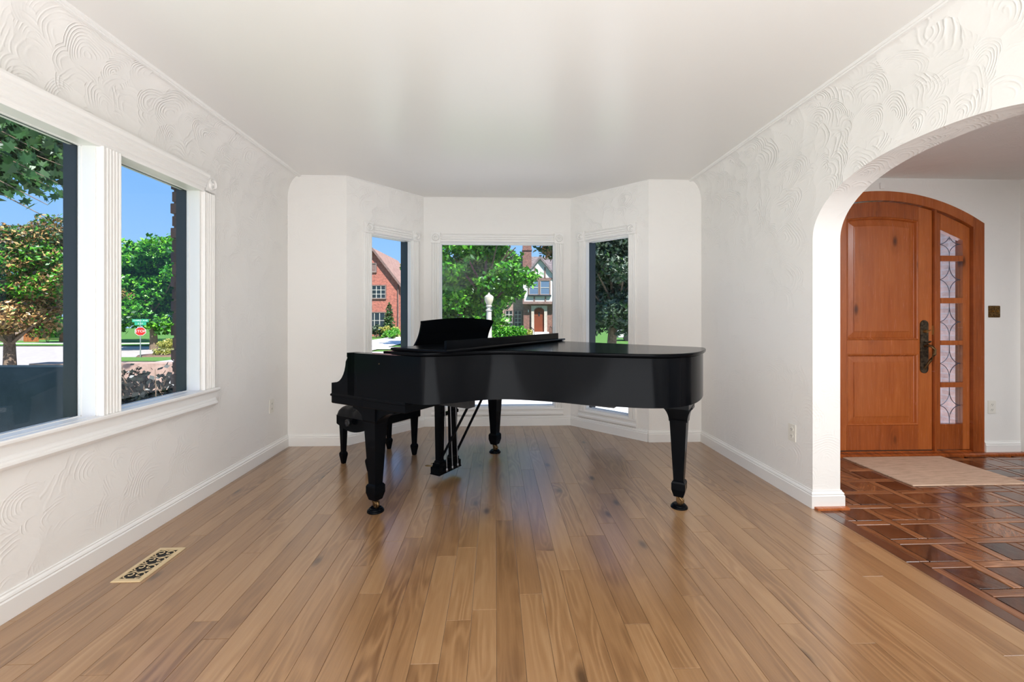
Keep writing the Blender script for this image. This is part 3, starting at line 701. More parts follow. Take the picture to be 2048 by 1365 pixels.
# ------------------------------------------------------------------ grand piano (own frame: u towards the tail, v towards the bass side)
po = c2r(-.889, 2.621); PA = atan2(-.508, .862) - TH
piano = empty('grand_piano', (po[0], po[1], 0), PA)
tag(piano, 'black satin grand piano with its lid closed, standing before the bay window', 'piano')
W = 1.53
def catmull(P, n=6, closed=False):
    out = []
    m = len(P)
    for i in range(m - 1):
        p0, p1, p2, p3 = P[max(i - 1, 0)], P[i], P[i + 1], P[min(i + 2, m - 1)]
        for k in range(n):
            t_ = k / n
            out.append(tuple(.5 * ((2 * b) + (-a + c) * t_ + (2 * a - 5 * b + 4 * c - d) * t_ ** 2 + (-a + 3 * b - 3 * c + d) * t_ ** 3) for a, b, c, d in zip(p0, p1, p2, p3)))
    out.append(P[-1]); return out
curve = catmull([(.38, 0), (.445, .008), (.50, .045), (.56, .13), (.62, .235), (.70, .335), (.80, .395), (.95, .435), (1.15, .465), (1.38, .50), (1.56, .552), (1.67, .64), (1.735, .77), (1.758, .92), (1.757, 1.08), (1.742, 1.20), (1.715, 1.255), (1.655, 1.278), (1.50, 1.295), (1.30, 1.335), (1.05, 1.395), (.85, 1.445), (.68, 1.49), (.52, 1.52), (.36, 1.53)], 5)
rimo = [(-.161, 0)] + curve + [(-.161, W)]
def offset(poly, d):
    out = []; n = len(poly)
    for i in range(n):
        a, b, c = Vector(poly[i - 1]), Vector(poly[i]), Vector(poly[(i + 1) % n])
        t1 = (b - a).normalized(); t2 = (c - b).normalized(); n1 = Vector((t1.y, -t1.x)); n2 = Vector((t2.y, -t2.x))
        m_ = n1 + n2; m_ = m_ / max(.3, m_.length_squared) * 2 if m_.length > 1e-4 else n1
        out.append(tuple(b + m_ * d))
    return out
def slab_of(mb, poly, z0, z1): mb.prism([(*p, z0) for p in poly], (0, 0, z1 - z0))
# rim: outer wall with thickness
mb = MB(); inn = offset(rimo, -.075)
o_ = rimo[:]; n = len(o_)
vs = [(*p, .719) for p in o_] + [(*p, .985) for p in o_] + [(*p, .985) for p in inn] + [(*p, .719) for p in inn]
fs = []
for i in range(n - 1):
    fs += [(i, i + 1, n + i + 1, n + i), (n + i, n + i + 1, 2 * n + i + 1, 2 * n + i), (2 * n + i, 2 * n + i + 1, 3 * n + i + 1, 3 * n + i), (3 * n + i, 3 * n + i + 1, i + 1, i)]
fs += [(0, n, 2 * n, 3 * n), (n - 1, 4 * n - 1, 3 * n - 1, 2 * n - 1)]
mb.add(vs, fs); mb.build('rim', 'ebony', piano, smooth=True, sharp=40)
mb = MB(); slab_of(mb, offset(rimo[1:-1], -.02), .742, .752); mb.build('soundboard', 'ebony_satin', piano)
# arms (cheeks) at both ends of the keyboard
ap = [(-.315, .719), (-.315, .786), (-.300, .788), (-.283, .790)] + [(-.283 + .105 * sin(a), .790 + .155 * (1 - cos(a))) for a in [radians(x) for x in (12, 25, 38, 50, 62, 74, 84)]] + [(-.163, .953), (-.168, .960), (-.168, .985), (-.10, .985), (-.10, .719)]
for v0 in (0.0, W - .075):
    mb = MB(); mb.prism([(u, v0, z) for u, z in ap], (0, .075, 0)); mb.build('arm', 'ebony', piano, smooth=True, sharp=30)
# keybed with its moulding
kp = [(-.315, 0), (.327, 0), (.327, W), (-.315, W)]
mb = MB(); mb.loft([[(*p, .655) for p in offset(kp, -.004)], [(*p, .660) for p in kp], [(*p, .700) for p in kp], [(*p, .704) for p in offset(kp, .006)], [(*p, .714) for p in offset(kp, .006)], [(*p, .719) for p in kp]])
mb.build('keybed', 'ebony', piano)
for v0 in (.3, .76, 1.2):
    mb = MB(); mb.box(.33, (.55, 1.3, .95)[int(v0 / .45)], v0, v0 + .07, .655, .742); mb.build('brace_beam', 'ebony_satin', piano)
mb = MB(); mb.box(-.300, -.285, .075, W - .075, .719, .765); mb.build('key_slip', 'ebony', piano, bevel=.004)
mb = MB()
fp = [(-.17, .745), (-.185, .80), (-.178, .86), (-.15, .905), (-.11, .93), (-.095, .925), (-.135, .89), (-.16, .85), (-.168, .80), (-.155, .745)]
mb.prism([(u, .078, z) for u, z in fp], (0, W - .156, 0)); mb.build('fallboard', 'ebony', piano, smooth=True, sharp=60)
# keys
kw = (W - .26) / 52
for i in range(52):
    v0 = .13 + i * kw
    mb = MB(); mb.cbox(-.284, -.17, v0 + .0006, v0 + kw - .0006, .742, .762, .0015)
    mb.build('white_key', 'trim_white', piano)
for i in range(52):
    if (i % 7) in (0, 1, 3, 4, 5) and i < 51:
        v0 = .13 + (i + 1) * kw
        mb = MB(); mb.cbox(-.232, -.17, v0 - .005, v0 + .005, .760, .773, .002); mb.build('black_key', 'ebony', piano)
for v0, v1 in ((.075, .13), (W - .13, W - .075)):
    mb = MB(); mb.box(-.285, -.17, v0, v1, .719, .775); mb.build('key_block', 'ebony', piano, bevel=.004)
# music shelf and desk
mb = MB(); mb.box(-.02, .226, .16, W - .16, .975, .990); mb.build('music_shelf', 'ebony', piano, bevel=.002)
mb = MB(); mb.box(-.10, .226, .075, W - .075, .93, .94); mb.build('inner_deck', 'ebony_satin', piano)
def desk(u_off):
    pts = []
    lean = lambda z: .065 + (z - .99) * .40 + u_off
    L = []
    for t_ in [i / 10 for i in range(11)]:
        z = .992 + (1.182 - .992) * t_
        L.append((.318 + .018 * (t_ ** .6) + .022 * sin(pi * min(1, t_ * 1.05)) * (1 - t_ * .3) - .006 * (t_ > .93), z))
    T = [(L[-1][0] + (W - 2 * L[-1][0]) * i / 16, 1.182 + .021 * sin(pi * i / 16)) for i in range(1, 16)]
    R = [(W - v, z) for v, z in reversed(L)]
    return [(lean(z), v, z) for v, z in L + T + R]
mb = MB(); mb.loft([desk(0), desk(.013)]); mb.build('music_desk', 'ebony', piano)
# lid
lo = offset(rimo, .016)
lidp = [(max(p[0], .228), p[1]) for p in lo]
d = []
for p in lidp:
    if not d or (abs(p[0] - d[-1][0]) + abs(p[1] - d[-1][1])) > 1e-5: d.append(p)
lidp = d
mb = MB(); mb.loft([[(*p, .988) for p in offset(lidp, -.010)], [(*p, .992) for p in offset(lidp, -.003)], [(*p, .998) for p in lidp], [(*p, 1.006) for p in lidp], [(*p, 1.010) for p in offset(lidp, -.004)]])
mb.build('lid', 'ebony', piano, smooth=True, sharp=30)
fpz = [(.228, -.016), (.640, -.016), (.640, W + .016), (.228, W + .016)]
mb = MB(); mb.loft([[(*p, 1.0105) for p in offset(fpz, -.012)], [(*p, 1.017) for p in offset(fpz, -.004)], [(*p, 1.023) for p in fpz], [(*p, 1.029) for p in offset(fpz, -.001)], [(*p, 1.031) for p in offset(fpz, -.004)]])
ff = mb.build('front_flap', 'ebony', piano)
mb = MB(); mb.box(.582, .600, .035, W - .035, 1.030, 1.077); mb.build('lid_lip', 'ebony', ff, bevel=.0015)
mb = MB()
for v0 in (.2, .75, 1.3): mb = MB(); mb.tube([(.228, v0, 1.012), (.228, v0 + .08, 1.012)], .004, 8); mb.build('lid_hinge', 'brass', piano)
# legs
def piano_leg(u0, v0, l0=.10, l1=.15):
    lg = MB()
    sec = [(.655, .062, .062), (.60, .058, .058), (.572, .055, .055), (.56, .050, .050), (.176, .030, .030), (.170, .036, .036), (.160, .041, .041), (.120, .041, .041), (.076, .029, .029), (.072, .024, .024)]
    lg.loft([[(u0 - a, v0 - b, z), (u0 + a, v0 - b, z), (u0 + a, v0 + b, z), (u0 - a, v0 + b, z)] for z, a, b in sec])
    L = lg.build('leg', 'ebony', piano)
    for sg in (-1, 1):
        ln = l1 if sg > 0 else l0
        pr = [(u0 + sg * .050, .655), (u0 + sg * (.055 + ln), .655), (u0 + sg * (.055 + ln), .637)] + [(u0 + sg * (.055 + ln * (1 - sin(a))), .637 - .085 * (1 - cos(a)) ** .8 * 1.0) for a in [radians(x) for x in (15, 30, 45, 60, 75, 90)]] + [(u0 + sg * .048, .55)]
        mb = MB(); mb.prism([(u, v0 - .045, z) for u, z in pr], (0, .09, 0)); mb.build('bracket', 'ebony', L, smooth=True, sharp=40)
    mb = MB(); mb.box(u0 - .016, u0 + .016, v0 - .014, v0 + .014, .055, .074)
    mb.tube([(u0, v0 - .010, .072), (u0 + .018, v0 - .010, .05), (u0 + .012, v0 - .010, .034)], .008, 8)
    mb.tube([(u0, v0 + .010, .072), (u0 + .018, v0 + .010, .05), (u0 + .012, v0 + .010, .034)], .008, 8)
    mb.lathe([(.022, -.009), (.025, -.005), (.025, .005), (.022, .009)], (u0 + .006, v0, .044), 20, 'Y')
    mb.build('caster', 'brass_dark', L, smooth=True)
    mb = MB(); mb.lathe([(.052, .0), (.052, .006), (.049, .011), (.044, .014), (.043, .018), (.036, .024), (.030, .025), (.001, .022)], (u0, v0, 0), 28); mb.build('caster_cup', 'ebony', L, smooth=True)
    return L
piano_leg(0.0, .08); piano_leg(0.0, W - .08); L3 = piano_leg(1.617, 1.098, .05, .03)
mb = MB(); mb.box(1.46, 1.70, .92, 1.20, .655, .70); mb.box(1.42, 1.70, .86, 1.22, .70, .742); mb.build('tail_block', 'ebony', piano)
# pedal lyre
ly = empty('pedal_lyre', (0, 0, 0), parent=piano)
mb = MB(); mb.box(-.043, .048, .632, .895, .050, .058); mb.box(-.040, .045, .635, .892, .058, .104); mb.box(-.034, .039, .645, .882, .104, .113); mb.build('pedal_box', 'ebony', ly, bevel=.0015)
for v0 in (.688, .842):
    mb = MB(); sec = [(.655, .030, .030), (.62, .026, .030), (.15, .020, .024), (.142, .026, .030), (.134, .027, .031), (.130, .033, .038), (.113, .033, .038)]
    mb.loft([[(-a + .002, v0 - b, z), (a + .002, v0 - b, z), (a + .002, v0 + b, z), (-a + .002, v0 + b, z)] for z, a, b in sec]); mb.build('lyre_column', 'ebony', ly)
mb = MB(); mb.box(.015, .040, .66, .87, .475, .500); mb.build('guide_rail', 'ebony', ly, bevel=.002)
for v0 in (.70, .765, .83):
    mb = MB(); mb.tube([(.062, v0, .085), (.044, v0, .50), (.040, v0, .655)], .0035, 8); mb.lathe([(.007, .0), (.009, .004), (.009, .018), (.006, .024)], (.062, v0, .068), 12); mb.build('pedal_rod', 'steel', ly, smooth=True)
for v0 in (.70, .765, .83):
    mb = MB(); mb.tube([(-.035, v0, .085), (-.08, v0, .084), (-.12, v0, .080), (-.145, v0, .076)], [.008, .010, .013, .007], 10, .45); mb.build('pedal', 'brass', ly, smooth=True)
for v0 in (.675, .855):
    mb = MB(); mb.tube([(.020, v0, .150), (.31, v0 + (.02 if v0 < .7 else -.02), .655)], .0095, 6); mb.build('diagonal_brace', 'ebony', ly)
# maker-neutral small nubs on the rim side
mb = MB(); mb.lathe([(.004, 0), (.004, -.003), (.001, -.004)], (.12, 0, .93), 10, 'Y'); mb.build('lid_stud', 'brass_dark', piano)

# ------------------------------------------------------------------ piano bench
bx_, by_ = c2r(-1.126, 3.69); BA = atan2(.84, .545) - TH
bench = empty('piano_bench', (bx_, by_, 0), BA); tag(bench, 'black tufted leather piano bench with side knobs, tucked under the keyboard', 'bench')
bl, bw = .285, .195
def slab_sag():
    mb = MB()
    for sg in (-1, 1):      # sagging end panels
        pts = [(-bw, .405), (bw, .405), (bw, .335)] + [(bw - 2 * bw * i / 12, .335 - .045 * sin(pi * i / 12)) for i in range(1, 12)] + [(-bw, .335)]
        mb.prism([(sg * bl - (.022 if sg > 0 else 0), y, z) for y, z in pts], (.022, 0, 0))
    for sg in (-1, 1): mb.box(-bl, bl, sg * bw - (.022 if sg > 0 else 0), sg * bw + (0 if sg > 0 else .022), .335, .405)
    return mb
slab_sag().build('apron_frame', 'ebony', bench, bevel=.002)
mb = MB(); mb.box(-bl + .02, bl - .02, -bw + .02, bw - .02, .37, .40); mb.build('lift_plate', 'ebony_satin', bench)
# tufted cushion
mb = MB(); nx, ny = 36, 24; hxx, hyy = bl + .004, bw + .004; vs = []; fs = []
but = [(-.17, -.10), (0, -.10), (.17, -.10), (-.085, 0), (.085, 0), (-.17, .10), (0, .10), (.17, .10), (-.255, 0), (.255, 0)]
for j in range(ny + 1):
    for i in range(nx + 1):
        u = -1 + 2 * i / nx; v = -1 + 2 * j / ny
        x = hxx * (u if abs(u) < .9 else u); y = hyy * v
        edge = (1 - u ** 8) ** .5 * (1 - v ** 8) ** .5
        z = .405 + .085 * max(0, edge)
        for bx2, by2 in but:
            dd = sqrt((x - bx2) ** 2 + (y - by2) ** 2); z -= .026 * math.exp(-(dd / .022) ** 2) * edge
        for (x1, y1) in ((1, 1), (1, -1)):
            t_ = (x * .10 - y1 * y * .085) / .131; q = (t_ / .065) % 1.0; q = min(q, 1 - q); z -= .006 * math.exp(-(q / .10) ** 2) * edge
        vs.append((x, y, z))
for j in range(ny):
    for i in range(nx): a = j * (nx + 1) + i; fs.append((a, a + 1, a + nx + 2, a + nx + 1))
mb.add(vs, fs); mb.add([(-hxx, -hyy, .404), (hxx, -hyy, .404), (hxx, hyy, .404), (-hxx, hyy, .404)], [(3, 2, 1, 0)])
cu = mb.build('cushion', 'leather', bench, smooth=True, sharp=80)
for bx2, by2 in but:
    mb = MB(); mb.lathe([(.009, 0), (.008, .004), (.001, .006)], (bx2, by2, .463), 10); mb.build('button', 'leather', cu, smooth=True)
for sx_ in (-1, 1):
    for sy_ in (-1, 1):
        mb = MB(); cx_, cy_ = sx_ * (bl - .045), sy_ * (bw - .032)
        sec = [(.37, .024), (.335, .024), (.10, .016), (.094, .020), (.084, .024), (.070, .024), (.004, .014), (0, .013)]
        mb.loft([[(cx_ - a, cy_ - a, z), (cx_ + a, cy_ - a, z), (cx_ + a, cy_ + a, z), (cx_ - a, cy_ + a, z)] for z, a in sec]); mb.build('leg', 'ebony', bench)
for sg in (-1, 1):
    mb = MB(); mb.lathe([(.008, 0), (.008, sg * .022), (.026, sg * .024), (.029, sg * .029), (.029, sg * .040), (.024, sg * .044), (.018, sg * .040), (.012, sg * .042), (.001, sg * .043)], (sg * bl, 0, .372), 24, 'X'); mb.build('adjusting_knob', 'ebony_satin', bench, smooth=True)

# ================================================================== outdoors
G0 = -.6
def gz(xc):      # ground height: the yard steps down towards the street on the left
    t_ = min(1, max(0, (-xc - 14) / 8)); return G0 + (-1.3) * t_ * t_ * (3 - 2 * t_)
CM = Matrix.Rotation(-TH, 4, 'Z')       # camera-aligned plan -> room plan
def cmb(o=(0, 0, 0)): return MB(CM @ Matrix.Translation(o))
mb = cmb(); vs = []; fs = []
gx = [-120, -80, -60, -45, -36, -30, -26, -22, -21, -20, -19, -18, -17, -16, -15, -14, -10, 0, 20, 60, 120]; gy = [-6, 2, 5, 10, 20, 40, 80, 160]
for y in gy:
    for x in gx: vs.append((x, y, gz(x) if y > 4 else gz(x)))
for j in range(len(gy) - 1):
    for i in range(len(gx) - 1): a = j * len(gx) + i; fs.append((a, a + 1, a + 1 + len(gx), a + len(gx)))
mb.add(vs, fs); lawn = mb.build('lawn', 'grass'); struct(lawn)
def ground(name, poly, mat, label, cat, dz=.02):
    mb = cmb(); mb.prism([(x, y, gz(x) - .2) for x, y in poly], (0, 0, .2 + dz)); o = mb.build(name, mat); tag(o, label, cat, kind='structure'); return o
def bands(name, x0, x1, y0, y1, mat, dz=.02):
    xs_ = [x0] + [x for x in gx if x0 < x < x1] + [x1]; mb = cmb()
    for a, b in zip(xs_, xs_[1:]): mb.add([(a, y0, gz(a) + dz), (b, y0, gz(b) + dz), (b, y1, gz(b) + dz), (a, y1, gz(a) + dz)], [(0, 1, 2, 3)])
    return struct(mb.build(name, mat))
bands('street', -60, 40, 14.5, 23, 'asphalt', .03)
bands('pavement', -13, 40, 7.4, 9.6, 'concrete', .05)
bands('pavement_far', -13, 40, 24.5, 26.4, 'concrete', .05)
bands('street_side', -70, -21.9, 26, 47, 'asphalt', .05)
bands('pavement_side', -80, -23.5, 50.5, 53, 'concrete', .08)
bands('terrace', -9, 12, 4.0, 7.3, 'concrete', .06)
bands('verge_side', -70, -36, 47, 50, 'grass', .14)
# front walk of the brick house
bands('porch_walk', 3.5, 16, 3.9, 14, 'concrete', .075)
bands('front_walk', -11.2, -7.6, 23, 40, 'concrete', .06)

def leaves(name, mat, parent, blobs, n, size, seed=0, flat=.5, dens=1.0, tri=False, shell=.55):
    """one mesh of n separate leaves scattered in ellipsoid blobs (x,y,z,rx,ry,rz) given in parent space"""
    r = np.random.default_rng(seed); wts = np.array([b[3] * b[4] * b[5] for b in blobs]) ** .75; wts /= wts.sum()
    idx = r.choice(len(blobs), n, p=wts); B = np.array(blobs)[idx]
    d = r.normal(size=(n, 3)); d /= np.linalg.norm(d, axis=1)[:, None]
    rad = (shell + (1 - shell) * r.random(n)) ** .8
    # clump the leaves into sprays
    P = B[:, :3] + d * rad[:, None] * B[:, 3:6]
    P += (np.sin(P[:, [1, 2, 0]] * 5.3 / max(size * 4, .3)) * size * 1.5)
    s = size * (.6 + .8 * r.random(n))
    nn = r.normal(size=(n, 3)) * np.array([1, 1, .8]) + np.array([0, -.35, .8]); nn /= np.linalg.norm(nn, axis=1)[:, None]
    t = np.cross(nn, r.normal(size=(n, 3))); t /= np.linalg.norm(t, axis=1)[:, None]; b = np.cross(nn, t)
    s = s[:, None]
    v = np.stack([P - t * s, P - b * s * flat + t * s * .1, P + t * s, P + b * s * flat + t * s * .1], 1).reshape(-1, 3)
    me = bpy.data.meshes.new(name); me.vertices.add(4 * n); me.vertices.foreach_set('co', v.astype(np.float32).ravel())
    me.loops.add(4 * n); me.loops.foreach_set('vertex_index', np.arange(4 * n, dtype=np.int32))
    me.polygons.add(n); me.polygons.foreach_set('loop_start', np.arange(0, 4 * n, 4, dtype=np.int32)); me.update(calc_edges=True)
    me.materials.append(M[mat]); o = bpy.data.objects.new(name, me); C.objects.link(o)
    if parent: o.parent = parent
    o['kind'] = 'stuff'; return o
def rblobs(r, n, c, R, s):
    out = []
    for i in range(n):
        a = r.uniform(0, 2 * pi); k = r.random() ** .5 * r.uniform(.8, 1.12); z = r.uniform(-1, 1) * r.uniform(.75, 1.12); q = sqrt(max(0.05, 1 - z * z * .85))
        out.append((c[0] + R[0] * k * q * cos(a), c[1] + R[1] * k * q * sin(a), c[2] + R[2] * z, s * r.uniform(.7, 1.3), s * r.uniform(.7, 1.3), s * r.uniform(.45, .8)))
    return out
def tree(name, xc, zc, label, mat, crown, R, ht, nl, size, group=None, seed=1, trunk_r=.18, blobs=26, bs=1.2, cat='tree', mats=None, zb=None):
    """crown: centre height above ground; R: crown radii; ht: trunk top"""
    x, y = c2r(xc, zc); g = gz(xc) if zb is None else zb
    t = empty(name, (x, y, g), -TH); tag(t, label, cat, group); r = random.Random(seed)
    mb = MB(); bend = r.uniform(-.15, .15)
    mb.tube([(0, 0, -.1), (bend * .3, 0, ht * .35), (bend, 0, ht * .7), (bend * 1.3, 0, ht)], [trunk_r * 1.25, trunk_r, trunk_r * .85, trunk_r * .55], 10)
    mb.build('trunk', 'bark', t, smooth=True)
    mb = MB()
    for i in range(9):
        a = r.uniform(0, 2 * pi); z0 = ht * r.uniform(.5, .95); L_ = r.uniform(.4, .85)
        mb.tube([(bend, 0, z0), (bend + R[0] * L_ * .5 * cos(a), R[1] * L_ * .5 * sin(a), z0 + R[2] * .35), (R[0] * L_ * cos(a), R[1] * L_ * sin(a), z0 + R[2] * r.uniform(.4, .9))], [trunk_r * .4, trunk_r * .25, trunk_r * .1], 6)
    mb.build('branches', 'bark', t, smooth=True)
    bl_ = rblobs(r, blobs, (0, 0, crown), R, bs)
    if mats:
        for i, (m_, fr, lo, hi) in enumerate(mats):
            sub = [b for b in bl_ if lo <= (b[2] - crown) / R[2] <= hi] or bl_
            leaves('foliage', m_, t, sub, int(nl * fr), size, seed * 10 + i)
    else: leaves('foliage', mat, t, bl_, nl, size, seed * 10)
    return t
# --- seen through the centre bay window
tree('maple_tree', px(972, 22.5), 22.5, 'bright green maple tree behind the street lamp, centre bay window', 'leaf_green', 4.9, (2.6, 2.0, 3.1), 4.2, 26000, .13, seed=3, trunk_r=.22, blobs=40, bs=.75,
     mats=[('leaf_green', .6, -2, 2), ('leaf_maple', .4, -2, 2)])  # darker leaves mixed in to paint shadow contrast into the crown
tree('maple_tree', px(925, 28), 28, 'darker green maple tree left of the lamp, centre bay window', 'leaf_maple', 5.0, (3.0, 2.0, 4.0), 4.5, 26000, .15, seed=4, trunk_r=.25, blobs=44, bs=.95)
tree('copper_tree', px(1132, 17), 17, 'dark leafy branch tree at the right edge of the centre bay window', 'leaf_bronze', 5.1, (1.15, 1.1, 1.25), 3.9, 7000, .11, seed=5, trunk_r=.14, blobs=22, bs=.6, mats=[('leaf_dark', .6, -2, 2), ('leaf_bronze', .4, -2, 2)])
tree('shade_tree', px(1222, 15), 15, 'grey-green tree filling the right bay window', 'leaf_grey', 3.9, (1.7, 1.6, 2.35), 2.6, 48000, .08, seed=6, trunk_r=.16, blobs=64, bs=.55, mats=[('leaf_grey', .8, -2, 2), ('leaf_dark', .2, -2, 2)])
# street lamp
x, y = c2r(px(978, 18.5), 18.5); t = empty('street_lamp', (x, y, G0)); tag(t, 'pale street lamp with acorn globe before the green maple', 'lamp')
mb = MB(); mb.lathe([(.20, 0), (.20, .15), (.16, .25), (.14, .55), (.125, .65), (.12, 1.2), (.11, 1.95), (.105, 2.10)], n=16); mb.build('post', 'lamp_iron', t, smooth=True)
mb = MB(); mb.lathe([(.105, 2.10), (.14, 2.12), (.14, 2.16), (.10, 2.19), (.09, 2.26), (.13, 2.30), (.13, 2.34), (.10, 2.36), (.12, 2.40)], n=16); mb.build('collar', 'lamp_iron', t, smooth=True)
mb = MB(); mb.lathe([(.11, 2.40), (.15, 2.48), (.185, 2.58), (.195, 2.67), (.19, 2.70)], n=20); mb.build('globe', 'lamp_globe', t, smooth=True)
mb = MB(); mb.lathe([(.20, 2.69), (.185, 2.73), (.12, 2.79), (.06, 2.82), (.03, 2.86), (.035, 2.88), (.001, 2.91)], n=16); mb.build('cap', 'lamp_globe', t, smooth=True)
# --- red brick house in the left bay window
def hwin(par, x0, x1, z0, z1, y, cols, rows, frame_mat='timber_brown', glass_mat='house_glass', split=1):
    mb = MB(); f = .09; mb.box(x0 - f, x1 + f, y - .05, y + .05, z1, z1 + f); mb.box(x0 - f, x1 + f, y - .09, y + .05, z0 - f, z0)
    mb.box(x0 - f, x0, y - .05, y + .05, z0, z1); mb.box(x1, x1 + f, y - .05, y + .05, z0, z1)
    wn = mb.build('window', frame_mat, par)
    for i in range(cols):
        for j in range(rows):
            m = .035; a = x0 + (x1 - x0) * i / cols; b = x0 + (x1 - x0) * (i + 1) / cols; c = z0 + (z1 - z0) * j / rows; d_ = z0 + (z1 - z0) * (j + 1) / rows
            k_ = MB(); k_.box(a + m, b - m, y + .01, y + .02, c + m, d_ - m); k_.build('pane', glass_mat, wn)
    mb = MB(); 
    for i in range(cols + 1): a = x0 + (x1 - x0) * i / cols; mb.box(a - .035, a + .035, y - .02, y + .03, z0, z1)
    for j in range(rows + 1): c = z0 + (z1 - z0) * j / rows; mb.box(x0, x1, y - .018, y + .028, c - .03, c + .03)
    mb.build('glazing_bar', 'lamp_iron' if frame_mat != 'sign_white' else 'sign_white', wn)
x, y = c2r(0, 43); h1 = empty('brick_house', (x, y, 0), -TH); tag(h1, 'red brick gabled house beyond the left bay window', 'house')
rx, ez, rz2, ex = -13.75, 4.7, 8.15, -10.95
lx = 2 * rx - ex - .0
mb = MB(); mb.prism([(lx, 0, G0 - .3), (ex - .15, 0, G0 - .3), (ex - .15, 0, ez), (rx, 0, rz2 - .2), (lx, 0, ez)], (0, 11, 0)); mb.build('wall', 'brick_red', h1)
for sg in (-1, 1):
    mb = MB(); e0 = ex + .15 if sg > 0 else lx - .3; z_e = ez - .35
    mb.prism([(rx, -.35, rz2), (e0, -.35, z_e), (e0, -.35, z_e - .2), (rx, -.35, rz2 - .25)], (0, 9.5, 0)); mb.build('roof', 'shingle_pink', h1)
    mb = MB(); mb.prism([(rx, -.40, rz2 + .03), (e0, -.40, z_e + .03), (e0, -.40, z_e - .30), (rx, -.40, rz2 - .30)], (0, .06, 0)); mb.build('bargeboard', 'timber_brown', h1)
hwin(h1, px(735, 43), px(771, 43), pz(597, 43), pz(572, 43), -.03, 4, 3)
hwin(h1, px(728, 43), px(770, 43), pz(657, 43), pz(626, 43), -.03, 4, 2)
hwin(h1, px(742, 43), px(752, 43), pz(544, 43), pz(528, 43), -.03, 1, 1, 'timber_brown', 'timber_brown')
mb = MB(); mb.tube([(ex - .35, -.1, G0), (ex - .35, -.1, ez - .2)], .06, 8); mb.build('downpipe', 'timber_brown', h1)
def shrub(name, xc, zc, label, mat, R, nl, size, cat='shrub', group=None, seed=1, zb=None, cone=False, flat=.5):
    x, y = c2r(xc, zc); g = gz(xc) if zb is None else zb; t = empty(name, (x, y, g), -TH); tag(t, label, cat, group)
    mb = MB(); r = random.Random(seed)
    for i in range(5): a = 2 * pi * i / 5; mb.tube([(0, 0, -.05), (R[0] * .4 * cos(a), R[1] * .4 * sin(a), R[2] * (1.1 if not cone else 1.6))], [.03, .012], 5)
    mb.build('stem', 'bark', t)
    if cone: bl_ = [(0, 0, R[2] * 2 * k / 9 + .1, R[0] * (1 - k / 9.5), R[1] * (1 - k / 9.5), R[2] * .2) for k in range(9)]
    else: bl_ = rblobs(r, 12, (0, 0, R[2] * 1.05), (R[0] * .6, R[1] * .6, R[2] * .45), min(R) * .55)
    leaves('foliage', mat, t, bl_, nl, size, seed, flat, shell=.2); return t
shrub('conical_evergreen', px(778, 41.5), 41.5, 'slim dark conical evergreen against the red brick house', 'leaf_dark', (.7, .7, 1.65), 2600, .10, seed=20, cone=True)
shrub('flowering_shrub', px(752, 40), 40, 'pale yellow-green shrub at the left of the brick house bed', 'leaf_grey', (1.1, .8, .65), 1500, .10, seed=21)
shrub('flowering_shrub', px(772, 40), 40, 'golden shrub right below the conical evergreen', 'leaf_yellow', (.9, .8, .55), 1500, .10, seed=22)
shrub('flowering_shrub', px(790, 40.5), 40.5, 'golden shrub beside the brick house corner', 'leaf_yellow', (.8, .7, .5), 1200, .10, seed=23)
shrub('grass_tuft', px(787, 37), 37, 'bright green round tuft in front of the golden shrubs', 'leaf_green', (.8, .7, .5), 2000, .12, seed=24, flat=.15)
# --- half-timbered house across the street
x, y = c2r(0, 45); h2 = empty('timbered_house', (x, y, 0), -TH); tag(h2, 'brick and white half-timbered house across the street, centre bay window', 'house')
Q = lambda a: px(a, 45); Z = lambda b: pz(b, 45)
mb = MB(); mb.box(Q(1047), Q(1140), 0, 8, -.8, Z(606)); mb.build('wall', 'brick_brown', h2)
mb = MB(); mb.box(Q(940), Q(1047), .8, 8, -.8, Z(588)); mb.build('wall', 'brick_pale', h2)
gx0, gx1, gpk = Q(1046), Q(1112), Q(1079)
mb = MB(); mb.prism([(gx0, -.6, Z(606)), (gx1, -.6, Z(606)), (gx1, -.6, Z(560)), (gpk, -.6, Z(520)), (gx0, -.6, Z(560))], (0, 4, 0)); mb.build('gable_wall', 'render_white', h2)
mb = MB(); mb.box(gx0 - .05, gx1 + .05, -.72, -.5, Z(609), Z(604)); mb.box(gx0, gx1, -.66, -.6, Z(561), Z(557))
for a in (1046.5, 1068, 1090, 1111): mb.box(Q(a) - .07, Q(a) + .07, -.66, -.6, Z(606), Z(593))
for a in (1069, 1089): mb.box(Q(a) - .07, Q(a) + .07, -.66, -.6, Z(559), Z(536))
mb.build('timber', 'timber_brown', h2)
for sg in (-1, 1):
    xe = gpk + sg * (gpk - gx0 + .45); mb = MB(); zp = Z(514); ze = Z(566)
    mb.prism([(gpk, -.9, zp), (xe, -.9, ze), (xe, -.9, ze - .25), (gpk, -.9, zp - .3)], (0, 6, 0)); mb.build('gable_roof', 'shingle_grey', h2)
mb = MB(); mb.prism([(Q(930), .4, Z(585)), (Q(930), 5, Z(500)), (Q(930), 9, Z(585))], (Q(1140) - Q(930), 0, 0)); mb.build('main_roof', 'shingle_grey', h2)
mb = MB(); mb.box(Q(1047), Q(1066), 3.4, 4.6, Z(530), Z(480)); mb.box(Q(1046), Q(1067), 3.3, 4.7, Z(491), Z(488)); mb.build('chimney', 'brick_brown', h2)
for a, b in ((1058, 1076), (1080, 1098)):
    hwin(h2, Q(a), Q(b), Z(590), Z(563), -.66, 1, 2, 'timber_brown', 'house_glass_sky')
mb = MB(); mb.box(Q(1055), Q(1101), -.85, -.6, Z(594), Z(591)); mb.build('window_sill', 'house_glass', h2)
